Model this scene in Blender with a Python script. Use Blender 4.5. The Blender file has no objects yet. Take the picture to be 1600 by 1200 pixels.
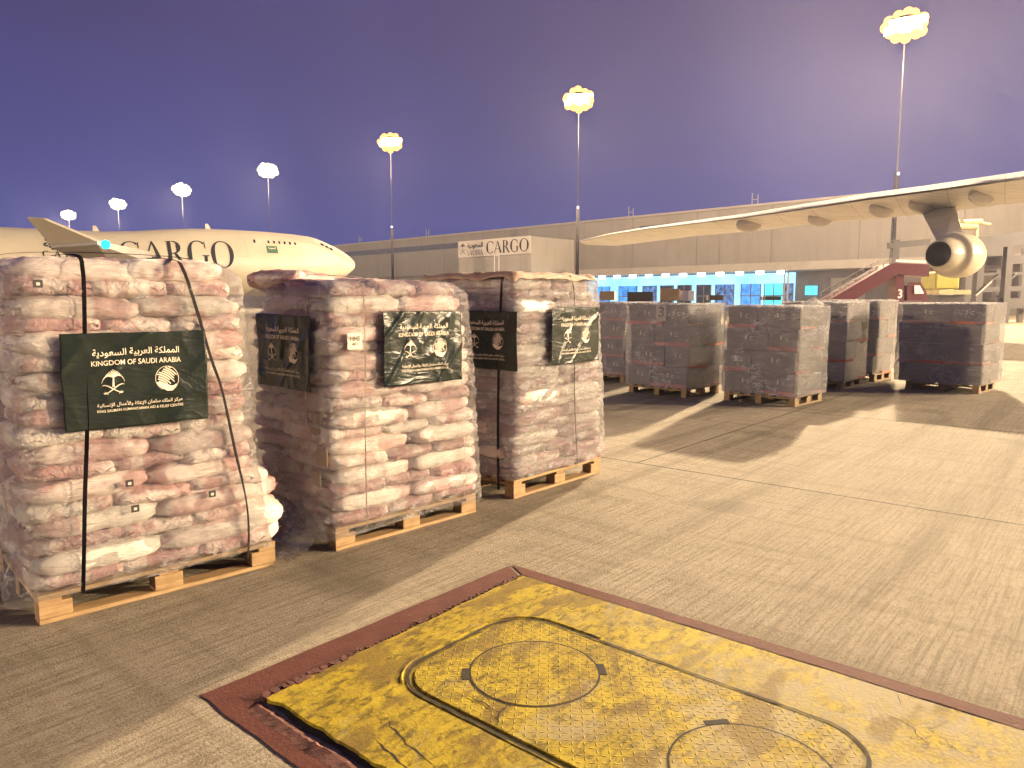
import bpy, bmesh, math, random
from mathutils import Vector, Matrix, noise
PI = math.pi
R = math.radians
sc = bpy.context.scene
COL = sc.collection
rnd = random.Random(7)

# ------------------------------------------------------------------ camera
CAMH, F = 1.55, 1150.0
PITCH = math.atan(130 / F)
cam_d = bpy.data.cameras.new('camera')
cam_d.sensor_width = 36; cam_d.lens = F / 1600 * 36
cam_d.clip_start = 0.05; cam_d.clip_end = 3000
cam = bpy.data.objects.new('camera', cam_d); COL.objects.link(cam)
cam.location = (0, 0, CAMH); cam.rotation_euler = (PI/2 - PITCH, 0, 0)
sc.camera = cam
sc.render.resolution_x = 1024; sc.render.resolution_y = 768
sc.view_settings.view_transform = 'Standard'; sc.view_settings.look = 'None'
sc.view_settings.exposure = 0.25; sc.view_settings.gamma = 1.0
sc.cycles.max_bounces = 8; sc.cycles.transparent_max_bounces = 16
sc.cycles.diffuse_bounces = 3; sc.cycles.glossy_bounces = 3
sc.cycles.volume_bounces = 0
sc.cycles.use_denoising = True
sc.cycles.sample_clamp_indirect = 4.0
sc.cycles.sample_clamp_direct = 12.0
sc.cycles.caustics_reflective = False; sc.cycles.caustics_refractive = False

# ------------------------------------------------------------------ world: dusk sky, seen as a gradient of elevation
w = bpy.data.worlds.new('World'); sc.world = w; w.use_nodes = True
nt = w.node_tree; nt.nodes.clear()
wo = nt.nodes.new('ShaderNodeOutputWorld'); bg = nt.nodes.new('ShaderNodeBackground')
tc = nt.nodes.new('ShaderNodeTexCoord'); sx = nt.nodes.new('ShaderNodeSeparateXYZ')
nt.links.new(tc.outputs['Generated'], sx.inputs[0])
rp = nt.nodes.new('ShaderNodeValToRGB')
cr = rp.color_ramp
cr.elements[0].position = 0.0; cr.elements[0].color = (.058, .080, .300, 1)
cr.elements[1].position = 1.0; cr.elements[1].color = (.050, .036, .10, 1)
e = cr.elements.new(.14); e.color = (.048, .056, .225, 1)
e = cr.elements.new(.32); e.color = (.052, .045, .150, 1)
e = cr.elements.new(.5); e.color = (.056, .044, .122, 1)
nt.links.new(sx.outputs['Z'], rp.inputs[0])
nz = nt.nodes.new('ShaderNodeTexNoise'); nz.inputs['Scale'].default_value = 2.2; nz.inputs['Detail'].default_value = 3
nt.links.new(tc.outputs['Generated'], nz.inputs['Vector'])
mr = nt.nodes.new('ShaderNodeMapRange'); mr.inputs['From Min'].default_value = .3; mr.inputs['From Max'].default_value = .7
mr.inputs['To Min'].default_value = .86; mr.inputs['To Max'].default_value = 1.15
nt.links.new(nz.outputs[0], mr.inputs[0])
nt.links.new(rp.outputs[0], bg.inputs[0]); nt.links.new(mr.outputs[0], bg.inputs[1])
nt.links.new(bg.outputs[0], wo.inputs[0])

# ------------------------------------------------------------------ apron masts: every lit lamp of the picture, and the row going on to the right
HH = 24.0                        # lamp height above the eye
MAST_POWER = 420000.0
SPILL = .085
WARM = (1.0, .74, .45)
def lamp_light(x, y, z, power, color, radius=.55, aim=None):
    # floodlights are aimed at the apron, away from the terminal; a little light spills all round
    L = bpy.data.lights.new('floodlight_beam', 'SPOT'); L.energy = power; L.color = color; L.shadow_soft_size = radius
    L.spot_size = R(172); L.spot_blend = .55
    o = bpy.data.objects.new('floodlight_beam', L); o.location = (x, y, z)
    o.rotation_euler = Vector((-.62, -.62, -.48)).to_track_quat('-Z', 'Y').to_euler()
    if aim:
        L.spot_size = R(124); L.spot_blend = .45; o.rotation_euler = Vector(aim).to_track_quat('-Z', 'Y').to_euler()
    S = bpy.data.lights.new('floodlight_spill', 'POINT'); S.energy = min(power, MAST_POWER)*SPILL; S.color = color; S.shadow_soft_size = radius
    p = bpy.data.objects.new('floodlight_spill', S); p.location = (x, y, z)
    return o, p

# ------------------------------------------------------------------ helpers
def ray(px, py):
    X = (px - 800) / F; Z = -(py - 600) / F; c, s = math.cos(PITCH), math.sin(PITCH)
    return Vector((X, c + Z*s, Z*c - s))
def at(px, py, Y):
    r = ray(px, py); return Vector((0, 0, CAMH)) + r * (Y / r.y)
def at_h(px, py, h):
    r = ray(px, py); return Vector((0, 0, CAMH)) + r * ((h - CAMH) / r.z)

def new_mesh(name, verts, faces, mat=None, smooth=False):
    m = bpy.data.meshes.new(name); m.from_pydata([tuple(v) for v in verts], [], faces); m.update()
    if mat: m.materials.append(mat)
    if smooth:
        m.polygons.foreach_set('use_smooth', [True]*len(m.polygons))
    return m
def link(name, mesh, parent=None, loc=(0,0,0), rz=0.0):
    o = bpy.data.objects.new(name, mesh); COL.objects.link(o)
    o.location = loc; o.rotation_euler = (0, 0, rz)
    if parent: o.parent = parent
    return o
def tag(o, label=None, cat=None, group=None, kind=None):
    if label: o['label'] = label
    if cat: o['category'] = cat
    if group: o['group'] = group
    if kind: o['kind'] = kind
    return o
def thing(name, label, cat, loc=(0,0,0), rz=0.0, group=None):
    o = bpy.data.objects.new(name, None); COL.objects.link(o); o.empty_display_size = .2
    o.location = loc; o.rotation_euler = (0, 0, rz)
    return tag(o, label, cat, group)

class MB:
    def __init__(s): s.v = []; s.f = []
    def box(s, a, b, taper=0):
        x0,y0,z0 = a; x1,y1,z1 = b; n = len(s.v)
        s.v += [(x0,y0,z0),(x1,y0,z0),(x1,y1,z0),(x0,y1,z0),(x0,y0,z1),(x1,y0,z1),(x1,y1,z1),(x0,y1,z1)]
        s.f += [tuple(n+i for i in q) for q in ((0,3,2,1),(4,5,6,7),(0,1,5,4),(1,2,6,5),(2,3,7,6),(3,0,4,7))]
        return s
    def beam(s, p, q, w, h=None, up=(0,0,1)):
        p = Vector(p); q = Vector(q); h = h or w; d = (q-p).normalized(); u = Vector(up)
        if abs(d.dot(u)) > .98: u = Vector((1,0,0))
        a = d.cross(u).normalized(); b = a.cross(d).normalized(); n = len(s.v)
        for c in (p, q):
            for sa, sb in ((-1,-1),(1,-1),(1,1),(-1,1)):
                s.v.append(tuple(c + a*sa*w/2 + b*sb*h/2))
        s.f += [tuple(n+i for i in t) for t in ((3,2,1,0),(4,5,6,7),(0,1,5,4),(1,2,6,5),(2,3,7,6),(3,0,4,7))]
        return s
    def tube(s, pts, rad, seg=10, caps=True):
        pts = [Vector(p) for p in pts]; n0 = len(s.v); N = len(pts)
        rr = rad if isinstance(rad, (list, tuple)) else [rad]*N
        for i, p in enumerate(pts):
            d = (pts[min(i+1,N-1)] - pts[max(i-1,0)]).normalized()
            u = Vector((0,0,1)) if abs(d.z) < .95 else Vector((1,0,0))
            a = d.cross(u).normalized(); b = a.cross(d).normalized()
            for k in range(seg):
                t = 2*PI*k/seg; s.v.append(tuple(p + a*math.cos(t)*rr[i] + b*math.sin(t)*rr[i]))
        for i in range(N-1):
            for k in range(seg):
                k2 = (k+1) % seg
                s.f.append((n0+i*seg+k, n0+i*seg+k2, n0+(i+1)*seg+k2, n0+(i+1)*seg+k))
        if caps:
            s.f.append(tuple(n0+k for k in range(seg))[::-1]); s.f.append(tuple(n0+(N-1)*seg+k for k in range(seg)))
        return s
    def prism(s, pts, z0, z1):
        n = len(s.v); N = len(pts)
        s.v += [(p[0],p[1],z0) for p in pts] + [(p[0],p[1],z1) for p in pts]
        s.f += [tuple(range(n, n+N))[::-1], tuple(range(n+N, n+2*N))]
        s.f += [(n+i, n+(i+1)%N, n+N+(i+1)%N, n+N+i) for i in range(N)]
        return s
    def solid(s, top, bot):
        n = len(s.v); N = len(top); s.v += [tuple(p) for p in bot] + [tuple(p) for p in top]
        s.f += [tuple(range(n, n+N))[::-1], tuple(range(n+N, n+2*N))]
        s.f += [(n+i, n+(i+1)%N, n+N+(i+1)%N, n+N+i) for i in range(N)]
        return s
    def grid(s, rows):
        n = len(s.v); c = len(rows[0])
        for r in rows: s.v += [tuple(p) for p in r]
        for i in range(len(rows)-1):
            for j in range(c-1):
                a = n+i*c+j; s.f.append((a, a+1, a+c+1, a+c))
        return s
    def build(s, name, mat, parent=None, smooth=False, bevel=0, loc=(0,0,0), rz=0.0):
        m = new_mesh(name, s.v, s.f, mat, smooth)
        bm = bmesh.new(); bm.from_mesh(m)
        bmesh.ops.recalc_face_normals(bm, faces=bm.faces)
        if bevel: bmesh.ops.bevel(bm, geom=bm.edges[:], offset=bevel, segments=1, affect='EDGES', clamp_overlap=True)
        bm.to_mesh(m); bm.free()
        return link(name, m, parent, loc, rz)

# ------------------------------------------------------------------ materials
class Mat:
    def __init__(s, name):
        s.m = bpy.data.materials.new(name); s.m.use_nodes = True; s.t = s.m.node_tree; s.n = s.t.nodes; s.l = s.t.links
        s.b = s.n['Principled BSDF']; s.o = s.n['Material Output']; s._tc = None
    def N(s, typ, **kw):
        n = s.n.new(typ)
        for k, v in kw.items():
            if k in n.inputs: n.inputs[k].default_value = v
            else: setattr(n, k, v)
        return n
    def L(s, a, b): s.l.new(a, b)
    def coords(s, kind='Object'):
        if not s._tc: s._tc = s.N('ShaderNodeTexCoord')
        return s._tc.outputs[kind]
    def mapped(s, scale=(1,1,1), rot=(0,0,0), loc=(0,0,0), kind='Object'):
        m = s.N('ShaderNodeMapping'); m.inputs['Scale'].default_value = scale; m.inputs['Rotation'].default_value = rot
        m.inputs['Location'].default_value = loc
        s.L(s.coords(kind), m.inputs[0]); return m.outputs[0]
    def noise(s, scale=5, detail=4, rough=.55, vec=None, dist=0):
        n = s.N('ShaderNodeTexNoise'); n.inputs['Scale'].default_value = scale; n.inputs['Detail'].default_value = detail
        n.inputs['Roughness'].default_value = rough; n.inputs['Distortion'].default_value = dist
        s.L(vec if vec else s.coords(), n.inputs['Vector']); return n.outputs[0]
    def ramp(s, fac, stops):
        r = s.N('ShaderNodeValToRGB'); c = r.color_ramp
        while len(c.elements) < len(stops): c.elements.new(.5)
        for el, (p, col) in zip(c.elements, stops):
            el.position = p; el.color = (*col, 1) if len(col) == 3 else col
        s.L(fac, r.inputs[0]); return r.outputs[0]
    def mix(s, fac, a, b, mode='MIX'):
        n = s.N('ShaderNodeMix'); n.data_type = 'RGBA'; n.blend_type = mode
        for i, v in ((0, fac), (6, a), (7, b)):
            if isinstance(v, bpy.types.NodeSocket): s.L(v, n.inputs[i])
            elif i == 0: n.inputs[0].default_value = v
            else: n.inputs[i].default_value = (*v, 1)
        return n.outputs[2]
    def math(s, op, a, b=0.0, clamp=False):
        n = s.N('ShaderNodeMath'); n.operation = op; n.use_clamp = clamp
        for i, v in ((0, a), (1, b)):
            if isinstance(v, bpy.types.NodeSocket): s.L(v, n.inputs[i])
            else: n.inputs[i].default_value = v
        return n.outputs[0]
    def bump(s, h, strength=.4, dist=.01, prev=None):
        b = s.N('ShaderNodeBump'); b.inputs['Strength'].default_value = strength; b.inputs['Distance'].default_value = dist
        s.L(h, b.inputs['Height'])
        if prev: s.L(prev, b.inputs['Normal'])
        return b.outputs[0]
    def base(s, col=None, rough=.6, metal=0, normal=None, spec=None):
        if isinstance(col, bpy.types.NodeSocket): s.L(col, s.b.inputs['Base Color'])
        elif col: s.b.inputs['Base Color'].default_value = (*col, 1)
        if isinstance(rough, bpy.types.NodeSocket): s.L(rough, s.b.inputs['Roughness'])
        else: s.b.inputs['Roughness'].default_value = rough
        s.b.inputs['Metallic'].default_value = metal
        if spec is not None: s.b.inputs['Specular IOR Level'].default_value = spec
        if normal: s.L(normal, s.b.inputs['Normal'])
        return s.m

def simple(name, col, rough=.6, metal=0, var=.12, scale=3.0, bump=0.0, spec=None):
    M = Mat(name); f = M.noise(scale, 5, .6)
    lo = tuple(c*(1-var) for c in col); hi = tuple(min(1, c*(1+var)) for c in col)
    c = M.ramp(f, [(.3, lo), (.7, hi)])
    nrm = M.bump(M.noise(scale*8, 4), .3, bump) if bump else None
    return M.base(c, rough, metal, nrm, spec)
def emit(name, col, strength, var=0.0, scale=.6):
    M = Mat(name); em = M.N('ShaderNodeEmission'); em.inputs['Color'].default_value = (*col, 1); em.inputs['Strength'].default_value = strength
    if var:
        f = M.noise(scale, 3)
        M.L(M.ramp(f, [(.35, tuple(c*(1-var) for c in col)), (.65, col)]), em.inputs['Color'])
    M.L(em.outputs[0], M.o.inputs[0]); return M.m

def mat_apron():
    M = Mat('brushed_concrete'); TH = R(40)
    # rotate so that local x = heading 130 (across the broom strokes), local y = heading 40 (along them)
    g = M.mapped(scale=(1,1,1), rot=(0,0,R(40)))
    sep = M.N('ShaderNodeSeparateXYZ'); M.L(g, sep.inputs[0])
    def stretched(a, b, **k):
        mp = M.N('ShaderNodeMapping'); mp.inputs['Scale'].default_value = (a, b, 1); M.L(g, mp.inputs[0]); return M.noise(vec=mp.outputs[0], **k)
    broom = stretched(60, 1.6, scale=1, detail=4, rough=.7)
    band = stretched(3.0, .12, scale=1, detail=4, rough=.6)
    cross = stretched(.5, 6.0, scale=1, detail=4, rough=.65)
    patch = M.noise(.35, 6, .6, vec=g); speck = M.noise(90, 3, .6, vec=g); stain = M.noise(1.1, 6, .7, vec=g, dist=.4)
    c = M.ramp(patch, [(.3, (.275,.238,.180)), (.7, (.40,.352,.272))])
    c = M.mix(M.ramp(band, [(.36, (.6,)*3), (.5, (0,)*3)]), c, (.17,.145,.105))
    c = M.mix(M.ramp(broom, [(.38, (.50,)*3), (.54, (0,)*3)]), c, (.125,.102,.072))
    c = M.mix(M.ramp(cross, [(.36, (.35,)*3), (.5, (0,)*3)]), c, (.16,.13,.09))
    c = M.mix(M.ramp(stain, [(.28, (.55,)*3), (.42, (0,)*3)]), c, (.12,.10,.08))
    grain = stretched(34, 16, scale=1, detail=8, rough=.8)
    c = M.mix(M.ramp(grain, [(.34, (.6,)*3), (.50, (0,)*3)]), c, (.115,.094,.068))
    c = M.mix(M.ramp(grain, [(.58, (0,)*3), (.74, (.5,)*3)]), c, (.46,.42,.34))
    c = M.mix(M.ramp(speck, [(.33, (.5,)*3), (.45, (0,)*3)]), c, (.10,.085,.065))
    c = M.mix(M.ramp(M.noise(.7, 2, .4, vec=g), [(.64, (0,)*3), (.70, (.40,)*3)]), c, (.085,.070,.052))
    # slab joints every 4.35 m both ways
    def joint(sock, offs, sp, half):
        a = M.math('ADD', sock, -offs + sp*200); a = M.math('MODULO', a, sp); a = M.math('SUBTRACT', a, sp/2)
        a = M.math('ABSOLUTE', a); a = M.math('SUBTRACT', sp/2, a)       # distance to the joint line
        wob = M.noise(9, 3, vec=g); a = M.math('ADD', a, M.math('MULTIPLY', M.math('SUBTRACT', wob, .5), .012))
        return M.math('LESS_THAN', a, half)
    j1 = joint(sep.outputs['Y'], 6.10, 4.35, .011)
    j2 = joint(sep.outputs['X'], -3.55, 4.6, .008)
    far_ = M.math('GREATER_THAN', sep.outputs['Y'], 5.0); far2 = M.math('GREATER_THAN', sep.outputs['Y'], 6.1)
    j = M.math('MAXIMUM', M.math('MULTIPLY', j1, far_), M.math('MULTIPLY', j2, far2))
    c = M.mix(j, c, (.03,.025,.02))
    h = M.math('ADD', M.math('ADD', M.math('MULTIPLY', broom, .8), M.math('MULTIPLY', speck, .5)), M.math('MULTIPLY', grain, .9))
    h = M.math('SUBTRACT', h, M.math('MULTIPLY', j, 3))
    nrm = M.bump(h, 1.0, .009)
    return M.base(c, M.ramp(speck, [(.2, (.75,)*3), (.8, (.95,)*3)]), 0, nrm, .14)

def mat_sack(name, base, tone, stripe):
    M = Mat(name); oi = M.N('ShaderNodeObjectInfo')
    big = M.noise(3.2, 3, .5, vec=M.mapped((1,1,1)))
    v = M.N('ShaderNodeVectorMath'); v.operation = 'ADD'; M.L(M.coords(), v.inputs[0])
    cmb = M.N('ShaderNodeCombineXYZ'); M.L(M.math('MULTIPLY', oi.outputs['Random'], 20), cmb.inputs[0]); M.L(M.math('MULTIPLY', oi.outputs['Random'], 7), cmb.inputs[1]); M.L(cmb.outputs[0], v.inputs[1])
    vv = v.outputs[0]
    n1 = M.noise(4, 3, .5, vec=vv); n2 = M.noise(22, 5, .65, vec=vv)
    c = M.mix(M.ramp(n1, [(.5, (0,)*3), (.56, (1,)*3)]), base, stripe)
    c = M.mix(M.ramp(n2, [(.3, (.5,)*3), (.6, (0,)*3)]), c, tone)
    hv = M.N('ShaderNodeHueSaturation'); M.L(c, hv.inputs['Color']); M.L(M.math('ADD', M.math('MULTIPLY', oi.outputs['Random'], .45), .75), hv.inputs['Value'])
    mp = M.N('ShaderNodeMapping'); mp.inputs['Scale'].default_value = (10, 48, 46); M.L(vv, mp.inputs[0])
    fold = M.noise(1, 5, .6, vec=mp.outputs[0], dist=.6)
    weave = M.noise(260, 2, .5)
    nrm = M.bump(fold, .7, .020); nrm = M.bump(weave, .25, .002, nrm)
    return M.base(hv.outputs[0], .48, 0, nrm, .5)

def mat_film(name, gloss=.16, milk=.06, rough=.16, scale=(9,9,26), rot=(.5,.2,0), strength=.9, even=.05):
    M = Mat(name); M.n.remove(M.b)
    mp = M.mapped(scale, rot)
    a = M.noise(1, 6, .62, vec=mp, dist=.9)
    ridge = M.math('ABSOLUTE', M.math('SUBTRACT', a, .5))
    ridge = M.math('SUBTRACT', .5, M.math('MULTIPLY', ridge, 3.0))
    fine = M.noise(42, 5, .7, dist=.8)
    h = M.math('ADD', ridge, M.math('MULTIPLY', fine, .35))
    nrm = M.bump(h, strength, .018)
    tr = M.N('ShaderNodeBsdfTransparent'); gl = M.N('ShaderNodeBsdfGlossy'); gl.inputs['Roughness'].default_value = rough
    df = M.N('ShaderNodeBsdfTranslucent'); d2 = M.N('ShaderNodeBsdfDiffuse')
    tr.inputs['Color'].default_value = (.97,.97,.97,1)
    for n in (gl, d2): M.L(nrm, n.inputs['Normal'])
    df.inputs['Color'].default_value = (.85,.85,.85,1); d2.inputs['Color'].default_value = (.85,.85,.85,1)
    lw = M.N('ShaderNodeLayerWeight'); lw.inputs['Blend'].default_value = .35; M.L(nrm, lw.inputs['Normal'])
    crease_glint = M.ramp(M.math('ADD', ridge, M.math('MULTIPLY', fine, .30)), [(.46, (0,)*3), (.64, (min(.85, milk*14),)*3)])  # white streaks on the fold ridges imitate glints on the film
    crease_glint = M.math('MULTIPLY', crease_glint, M.ramp(M.noise(2.6, 3, .6), [(.44, (even,)*3), (.62, (1,)*3)]))
    milkf = M.math('ADD', M.ramp(a, [(.45, (milk*.3,)*3), (.68, (min(1,milk*2.2),)*3)]), crease_glint, True)
    m1 = M.N('ShaderNodeMixShader'); M.L(milkf, m1.inputs[0]); M.L(tr.outputs[0], m1.inputs[1])
    m0 = M.N('ShaderNodeMixShader'); m0.inputs[0].default_value = .4; M.L(d2.outputs[0], m0.inputs[1]); M.L(df.outputs[0], m0.inputs[2])
    M.L(m0.outputs[0], m1.inputs[2])
    g = M.math('ADD', M.math('MULTIPLY', lw.outputs['Facing'], gloss*1.4), gloss*.55, True)
    m2 = M.N('ShaderNodeMixShader'); M.L(g, m2.inputs[0]); M.L(m1.outputs[0], m2.inputs[1]); M.L(gl.outputs[0], m2.inputs[2])
    M.L(m2.outputs[0], M.o.inputs[0]); return M.m

def mat_yellow(tread=True, name='worn_yellow_paint'):
    M = Mat(name); g = M.coords()
    blot = M.noise(1, 8, .72, vec=M.mapped((30,15,15),(0,0,.5)), dist=.4); big = M.noise(2.2, 5, .6); grime = M.noise(7, 6, .65, dist=.8)
    sep = M.N('ShaderNodeSeparateXYZ'); M.L(g, sep.inputs[0])
    c = M.ramp(big, [(.3, (.36,.275,.020)), (.7, (.46,.36,.030))])
    c = M.mix(M.ramp(blot, [(.38, (.88,)*3), (.53, (0,)*3)]), c, (.085,.060,.012))
    c = M.mix(M.ramp(grime, [(.30, (.6,)*3), (.56, (0,)*3)]), c, (.12,.08,.025))
    # paint worn off to pale concrete further along the slab
    wearf = M.math('ADD', M.math('MULTIPLY', sep.outputs['X'], .13), M.noise(3.2, 6, .7, dist=.6))
    c = M.mix(M.ramp(wearf, [(.66, (0,)*3), (.84, (.85,)*3)]), c, (.30,.26,.16))
    c = M.mix(M.ramp(M.noise(5, 3, .5, vec=M.mapped((1,.4,1))), [(.56, (0,)*3), (.61, (.7,)*3)]), c, (.15,.10,.03))
    h = M.noise(60, 4, .7)
    nrm = M.bump(h, .5, .006)
    if tread:
        mp = M.mapped((34,34,34), (0,0,R(8))); sp_ = M.N('ShaderNodeSeparateXYZ'); M.L(mp, sp_.inputs[0])
        fx = M.math('SUBTRACT', M.math('FRACT', sp_.outputs[0]), .5); fy = M.math('SUBTRACT', M.math('FRACT', sp_.outputs[1]), .5)
        par = M.math('MODULO', M.math('ADD', M.math('FLOOR', sp_.outputs[0]), M.math('ADD', M.math('FLOOR', sp_.outputs[1]), 1000)), 2)
        A_ = M.math('ADD', fx, fy); B_ = M.math('SUBTRACT', fx, fy)
        sg_ = M.math('SUBTRACT', M.math('MULTIPLY', par, 2), 1)
        u_ = M.math('ADD', M.math('MULTIPLY', A_, par), M.math('MULTIPLY', B_, M.math('SUBTRACT', 1, par)))
        v_ = M.math('ADD', M.math('MULTIPLY', B_, par), M.math('MULTIPLY', A_, M.math('SUBTRACT', 1, par)))
        q_ = M.math('ADD', M.math('MULTIPLY', M.math('MULTIPLY', u_, u_), 3.2), M.math('MULTIPLY', M.math('MULTIPLY', v_, v_), 26))
        t = M.math('SUBTRACT', 1.0, q_, True)
        nrm = M.bump(t, .9, .008, nrm)
        c = M.mix(M.math('MULTIPLY', t, .35), c, (.46,.36,.10))
    return M.base(c, M.ramp(blot, [(.2, (.6,)*3), (.8, (.85,)*3)]), 0, nrm, .15)

MT = {}
MT['apron'] = mat_apron()
MT['sack_white'] = mat_sack('woven_white_sack', (.82,.77,.70), (.68,.61,.55), (.54,.36,.33))
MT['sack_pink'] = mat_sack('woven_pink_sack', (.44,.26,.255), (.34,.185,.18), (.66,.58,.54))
MT['sack_pale'] = mat_sack('woven_pale_pink_sack', (.74,.66,.61), (.60,.47,.43), (.46,.27,.26))
MT['thread'] = simple('thread', (.6,.45,.38), .8)
MT['film'] = mat_film('clear_stretch_film', .24, .035, .20, (6,6,16), (.5,.2,0), 1.0)
MT['film_loose'] = mat_film('loose_stretch_film', .40, .06, .20, (5,5,20), (.7,.5,.3), 1.0, .40)
MT['film_box'] = mat_film('stretch_film_on_cartons', .46, .042, .20, (7,7,18), (.45,.3,0), 1.0, .16)
MT['film_top'] = mat_film('top_film', .25, .30, .25, (8,8,8), (0,0,0), .8)  # whiter than the side film, imitating brightly lit stack tops
def mat_wood(name='pallet_wood', k=1.0):
    M = Mat(name); g = M.noise(1, 6, .65, vec=M.mapped((3, 60, 60)), dist=.3); s2 = M.noise(9, 4)
    c = M.ramp(g, [(.3, (.27*k,.17*k,.075*k)), (.7, (.50*k,.34*k,.17*k))])
    c = M.mix(M.ramp(s2, [(.3, (.5,)*3), (.5, (0,)*3)]), c, (.16*k,.10*k,.05*k))
    return M.base(c, .75, 0, M.bump(g, .5, .003))
MT['wood'] = mat_wood(); MT['wood_dark'] = mat_wood('dull_pallet_wood', .55)
MT['strap'] = simple('black_strap', (.018,.015,.018), .8, 0, .3, 20, 0, .08)
MT['string'] = simple('pale_string', (.55,.47,.38), .7)
def mat_banner():
    M = Mat('green_vinyl'); f = M.noise(6, 5, .6, dist=.6)
    c = M.ramp(f, [(.3, (.009,.015,.013)), (.7, (.016,.025,.021))])
    n2 = M.noise(1, 4, .55, vec=M.mapped((3.2, 3.2, 7)), dist=1.2)
    rg = M.math('SUBTRACT', .5, M.math('MULTIPLY', M.math('ABSOLUTE', M.math('SUBTRACT', n2, .5)), 2.0))
    return M.base(c, .24, 0, M.bump(rg, .4, .014), .42)
MT['banner'] = mat_banner()
MT['print'] = simple('cream_print', (.78,.70,.56), .5, 0, .05, 30)
MT['paper'] = simple('paper', (.72,.66,.55), .8, 0, .06, 20)
MT['ink'] = simple('ink', (.03,.025,.03), .6)
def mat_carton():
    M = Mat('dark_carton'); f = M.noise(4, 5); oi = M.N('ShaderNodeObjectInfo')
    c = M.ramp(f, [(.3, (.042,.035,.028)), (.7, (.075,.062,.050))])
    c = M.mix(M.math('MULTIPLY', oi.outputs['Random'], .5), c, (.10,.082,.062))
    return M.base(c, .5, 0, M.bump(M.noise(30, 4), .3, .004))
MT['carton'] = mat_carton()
MT['carton_tan'] = simple('tan_carton', (.33,.24,.15), .75, 0, .2, 6)
MT['red_band'] = simple('red_edge_board', (.42,.085,.06), .55, 0, .2, 10)
MT['glyph'] = simple('white_carton_print', (.62,.58,.50), .6)
def mat_aircraft():
    M = Mat('aircraft_white'); f = M.noise(.5, 5)
    c = M.ramp(f, [(.3, (.38,.345,.27)), (.7, (.44,.40,.32))])
    sep = M.N('ShaderNodeSeparateXYZ'); M.L(M.coords(), sep.inputs[0])
    a = M.math('ABSOLUTE', M.math('SUBTRACT', M.math('MODULO', M.math('ADD', sep.outputs['X'], 200), 2.6), 1.3))
    c = M.mix(M.math('MULTIPLY', M.math('LESS_THAN', a, .015), .25), c, (.4,.35,.28))
    return M.base(c, .35, 0, None, .5)
MT['aircraft'] = mat_aircraft()
MT['aircraft_grey'] = simple('aircraft_grey', (.30,.28,.27), .45, 0, .12, .8)
def mat_wing():
    M = Mat('wing_skin'); f = M.noise(.6, 5, .6); g = M.noise(1, 4, .6, vec=M.mapped((.5, 4, 1), (0,0,R(-40))))
    c = M.ramp(f, [(.3, (.50,.49,.47)), (.7, (.60,.585,.56))])
    c = M.mix(M.ramp(g, [(.32, (.6,)*3), (.5, (0,)*3)]), c, (.33,.31,.29))
    def lines(rot, sp, w):
        sp_ = M.N('ShaderNodeSeparateXYZ'); M.L(M.mapped((1,1,1), (0,0,rot)), sp_.inputs[0])
        a = M.math('ABSOLUTE', M.math('SUBTRACT', M.math('MODULO', M.math('ADD', sp_.outputs[0], 300), sp), sp/2)); return M.math('LESS_THAN', a, w)
    j = M.math('MAXIMUM', lines(R(34), 2.1, .018), lines(R(-58), 1.3, .012))
    c = M.mix(M.math('MULTIPLY', j, .6), c, (.16,.14,.12))
    return M.base(c, .5, 0, M.bump(j, .4, .01), .3)
MT['wing_pale'] = mat_wing()
MT['livery'] = simple('dark_lettering', (.022,.025,.032), .9, 0, .1, 2, 0, .05)
MT['black'] = simple('soot_black', (.012,.011,.014), .6)
MT['glassdark'] = simple('dark_glass', (.02,.025,.03), .08, 0, .1, 2, 0, .8)
MT['flag'] = simple('flag_green', (.03,.09,.05), .5)
def mat_cladding(name, col, ribs=3.2):
    M = Mat(name); f = M.noise(.12, 5, .6); g2 = M.noise(1, 4, vec=M.mapped((.8,.8,.05)))
    c = M.ramp(f, [(.3, tuple(k*.88 for k in col)), (.7, tuple(min(1,k*1.1) for k in col))])
    c = M.mix(M.ramp(g2, [(.3, (.4,)*3), (.5, (0,)*3)]), c, tuple(k*.72 for k in col))
    sep = M.N('ShaderNodeSeparateXYZ'); M.L(M.coords(), sep.inputs[0])
    a = M.math('SINE', M.math('MULTIPLY', sep.outputs['X'], 2*PI*ribs))
    s = M.math('ABSOLUTE', M.math('SUBTRACT', M.math('MODULO', M.math('ADD', sep.outputs['X'], 600), 12.0), 6.0))
    c = M.mix(M.math('MULTIPLY', M.math('LESS_THAN', s, .07), .55), c, tuple(k*.35 for k in col))
    return M.base(c, .6, 0, M.bump(a, .25, .03), .4)
MT['clad'] = mat_cladding('beige_cladding', (.27,.245,.21))
MT['clad_box'] = mat_cladding('pale_cladding', (.38,.35,.30), 2.0)
MT['fascia'] = simple('canopy_fascia', (.36,.325,.28), .6, 0, .1, .4)
MT['ribbon'] = simple('ribbon_glass', (.07,.08,.10), .2, 0, .4, .7, 0, .7)
MT['sign_face'] = simple('sign_face', (.66,.60,.52), .6, 0, .06, 1)
MT['grey_wall'] = simple('grey_dock_wall', (.17,.155,.145), .7, 0, .15, .5)
MT['blue_lit'] = emit('blue_lit_panel', (.07,.36,1.0), 1.5, .6, .9)
MT['cyan_lit'] = emit('pale_lit_wall', (.30,.70,1.0), 1.9, .4, .35)
MT['blue_dim'] = emit('dim_blue_interior', (.12,.32,.75), 1.0, .9, 1.4)
MT['tube'] = emit('cold_lamp', (.72,.92,1.0), 12.0)
MT['cyan'] = emit('navigation_lamp', (.02,.85,1.0), 3.0)
MT['winlit'] = emit('lit_window', (.08,.75,1.0), 1.5)
MT['sodium'] = emit('sodium_lens', (1.0,.66,.25), 40.0)
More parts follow.
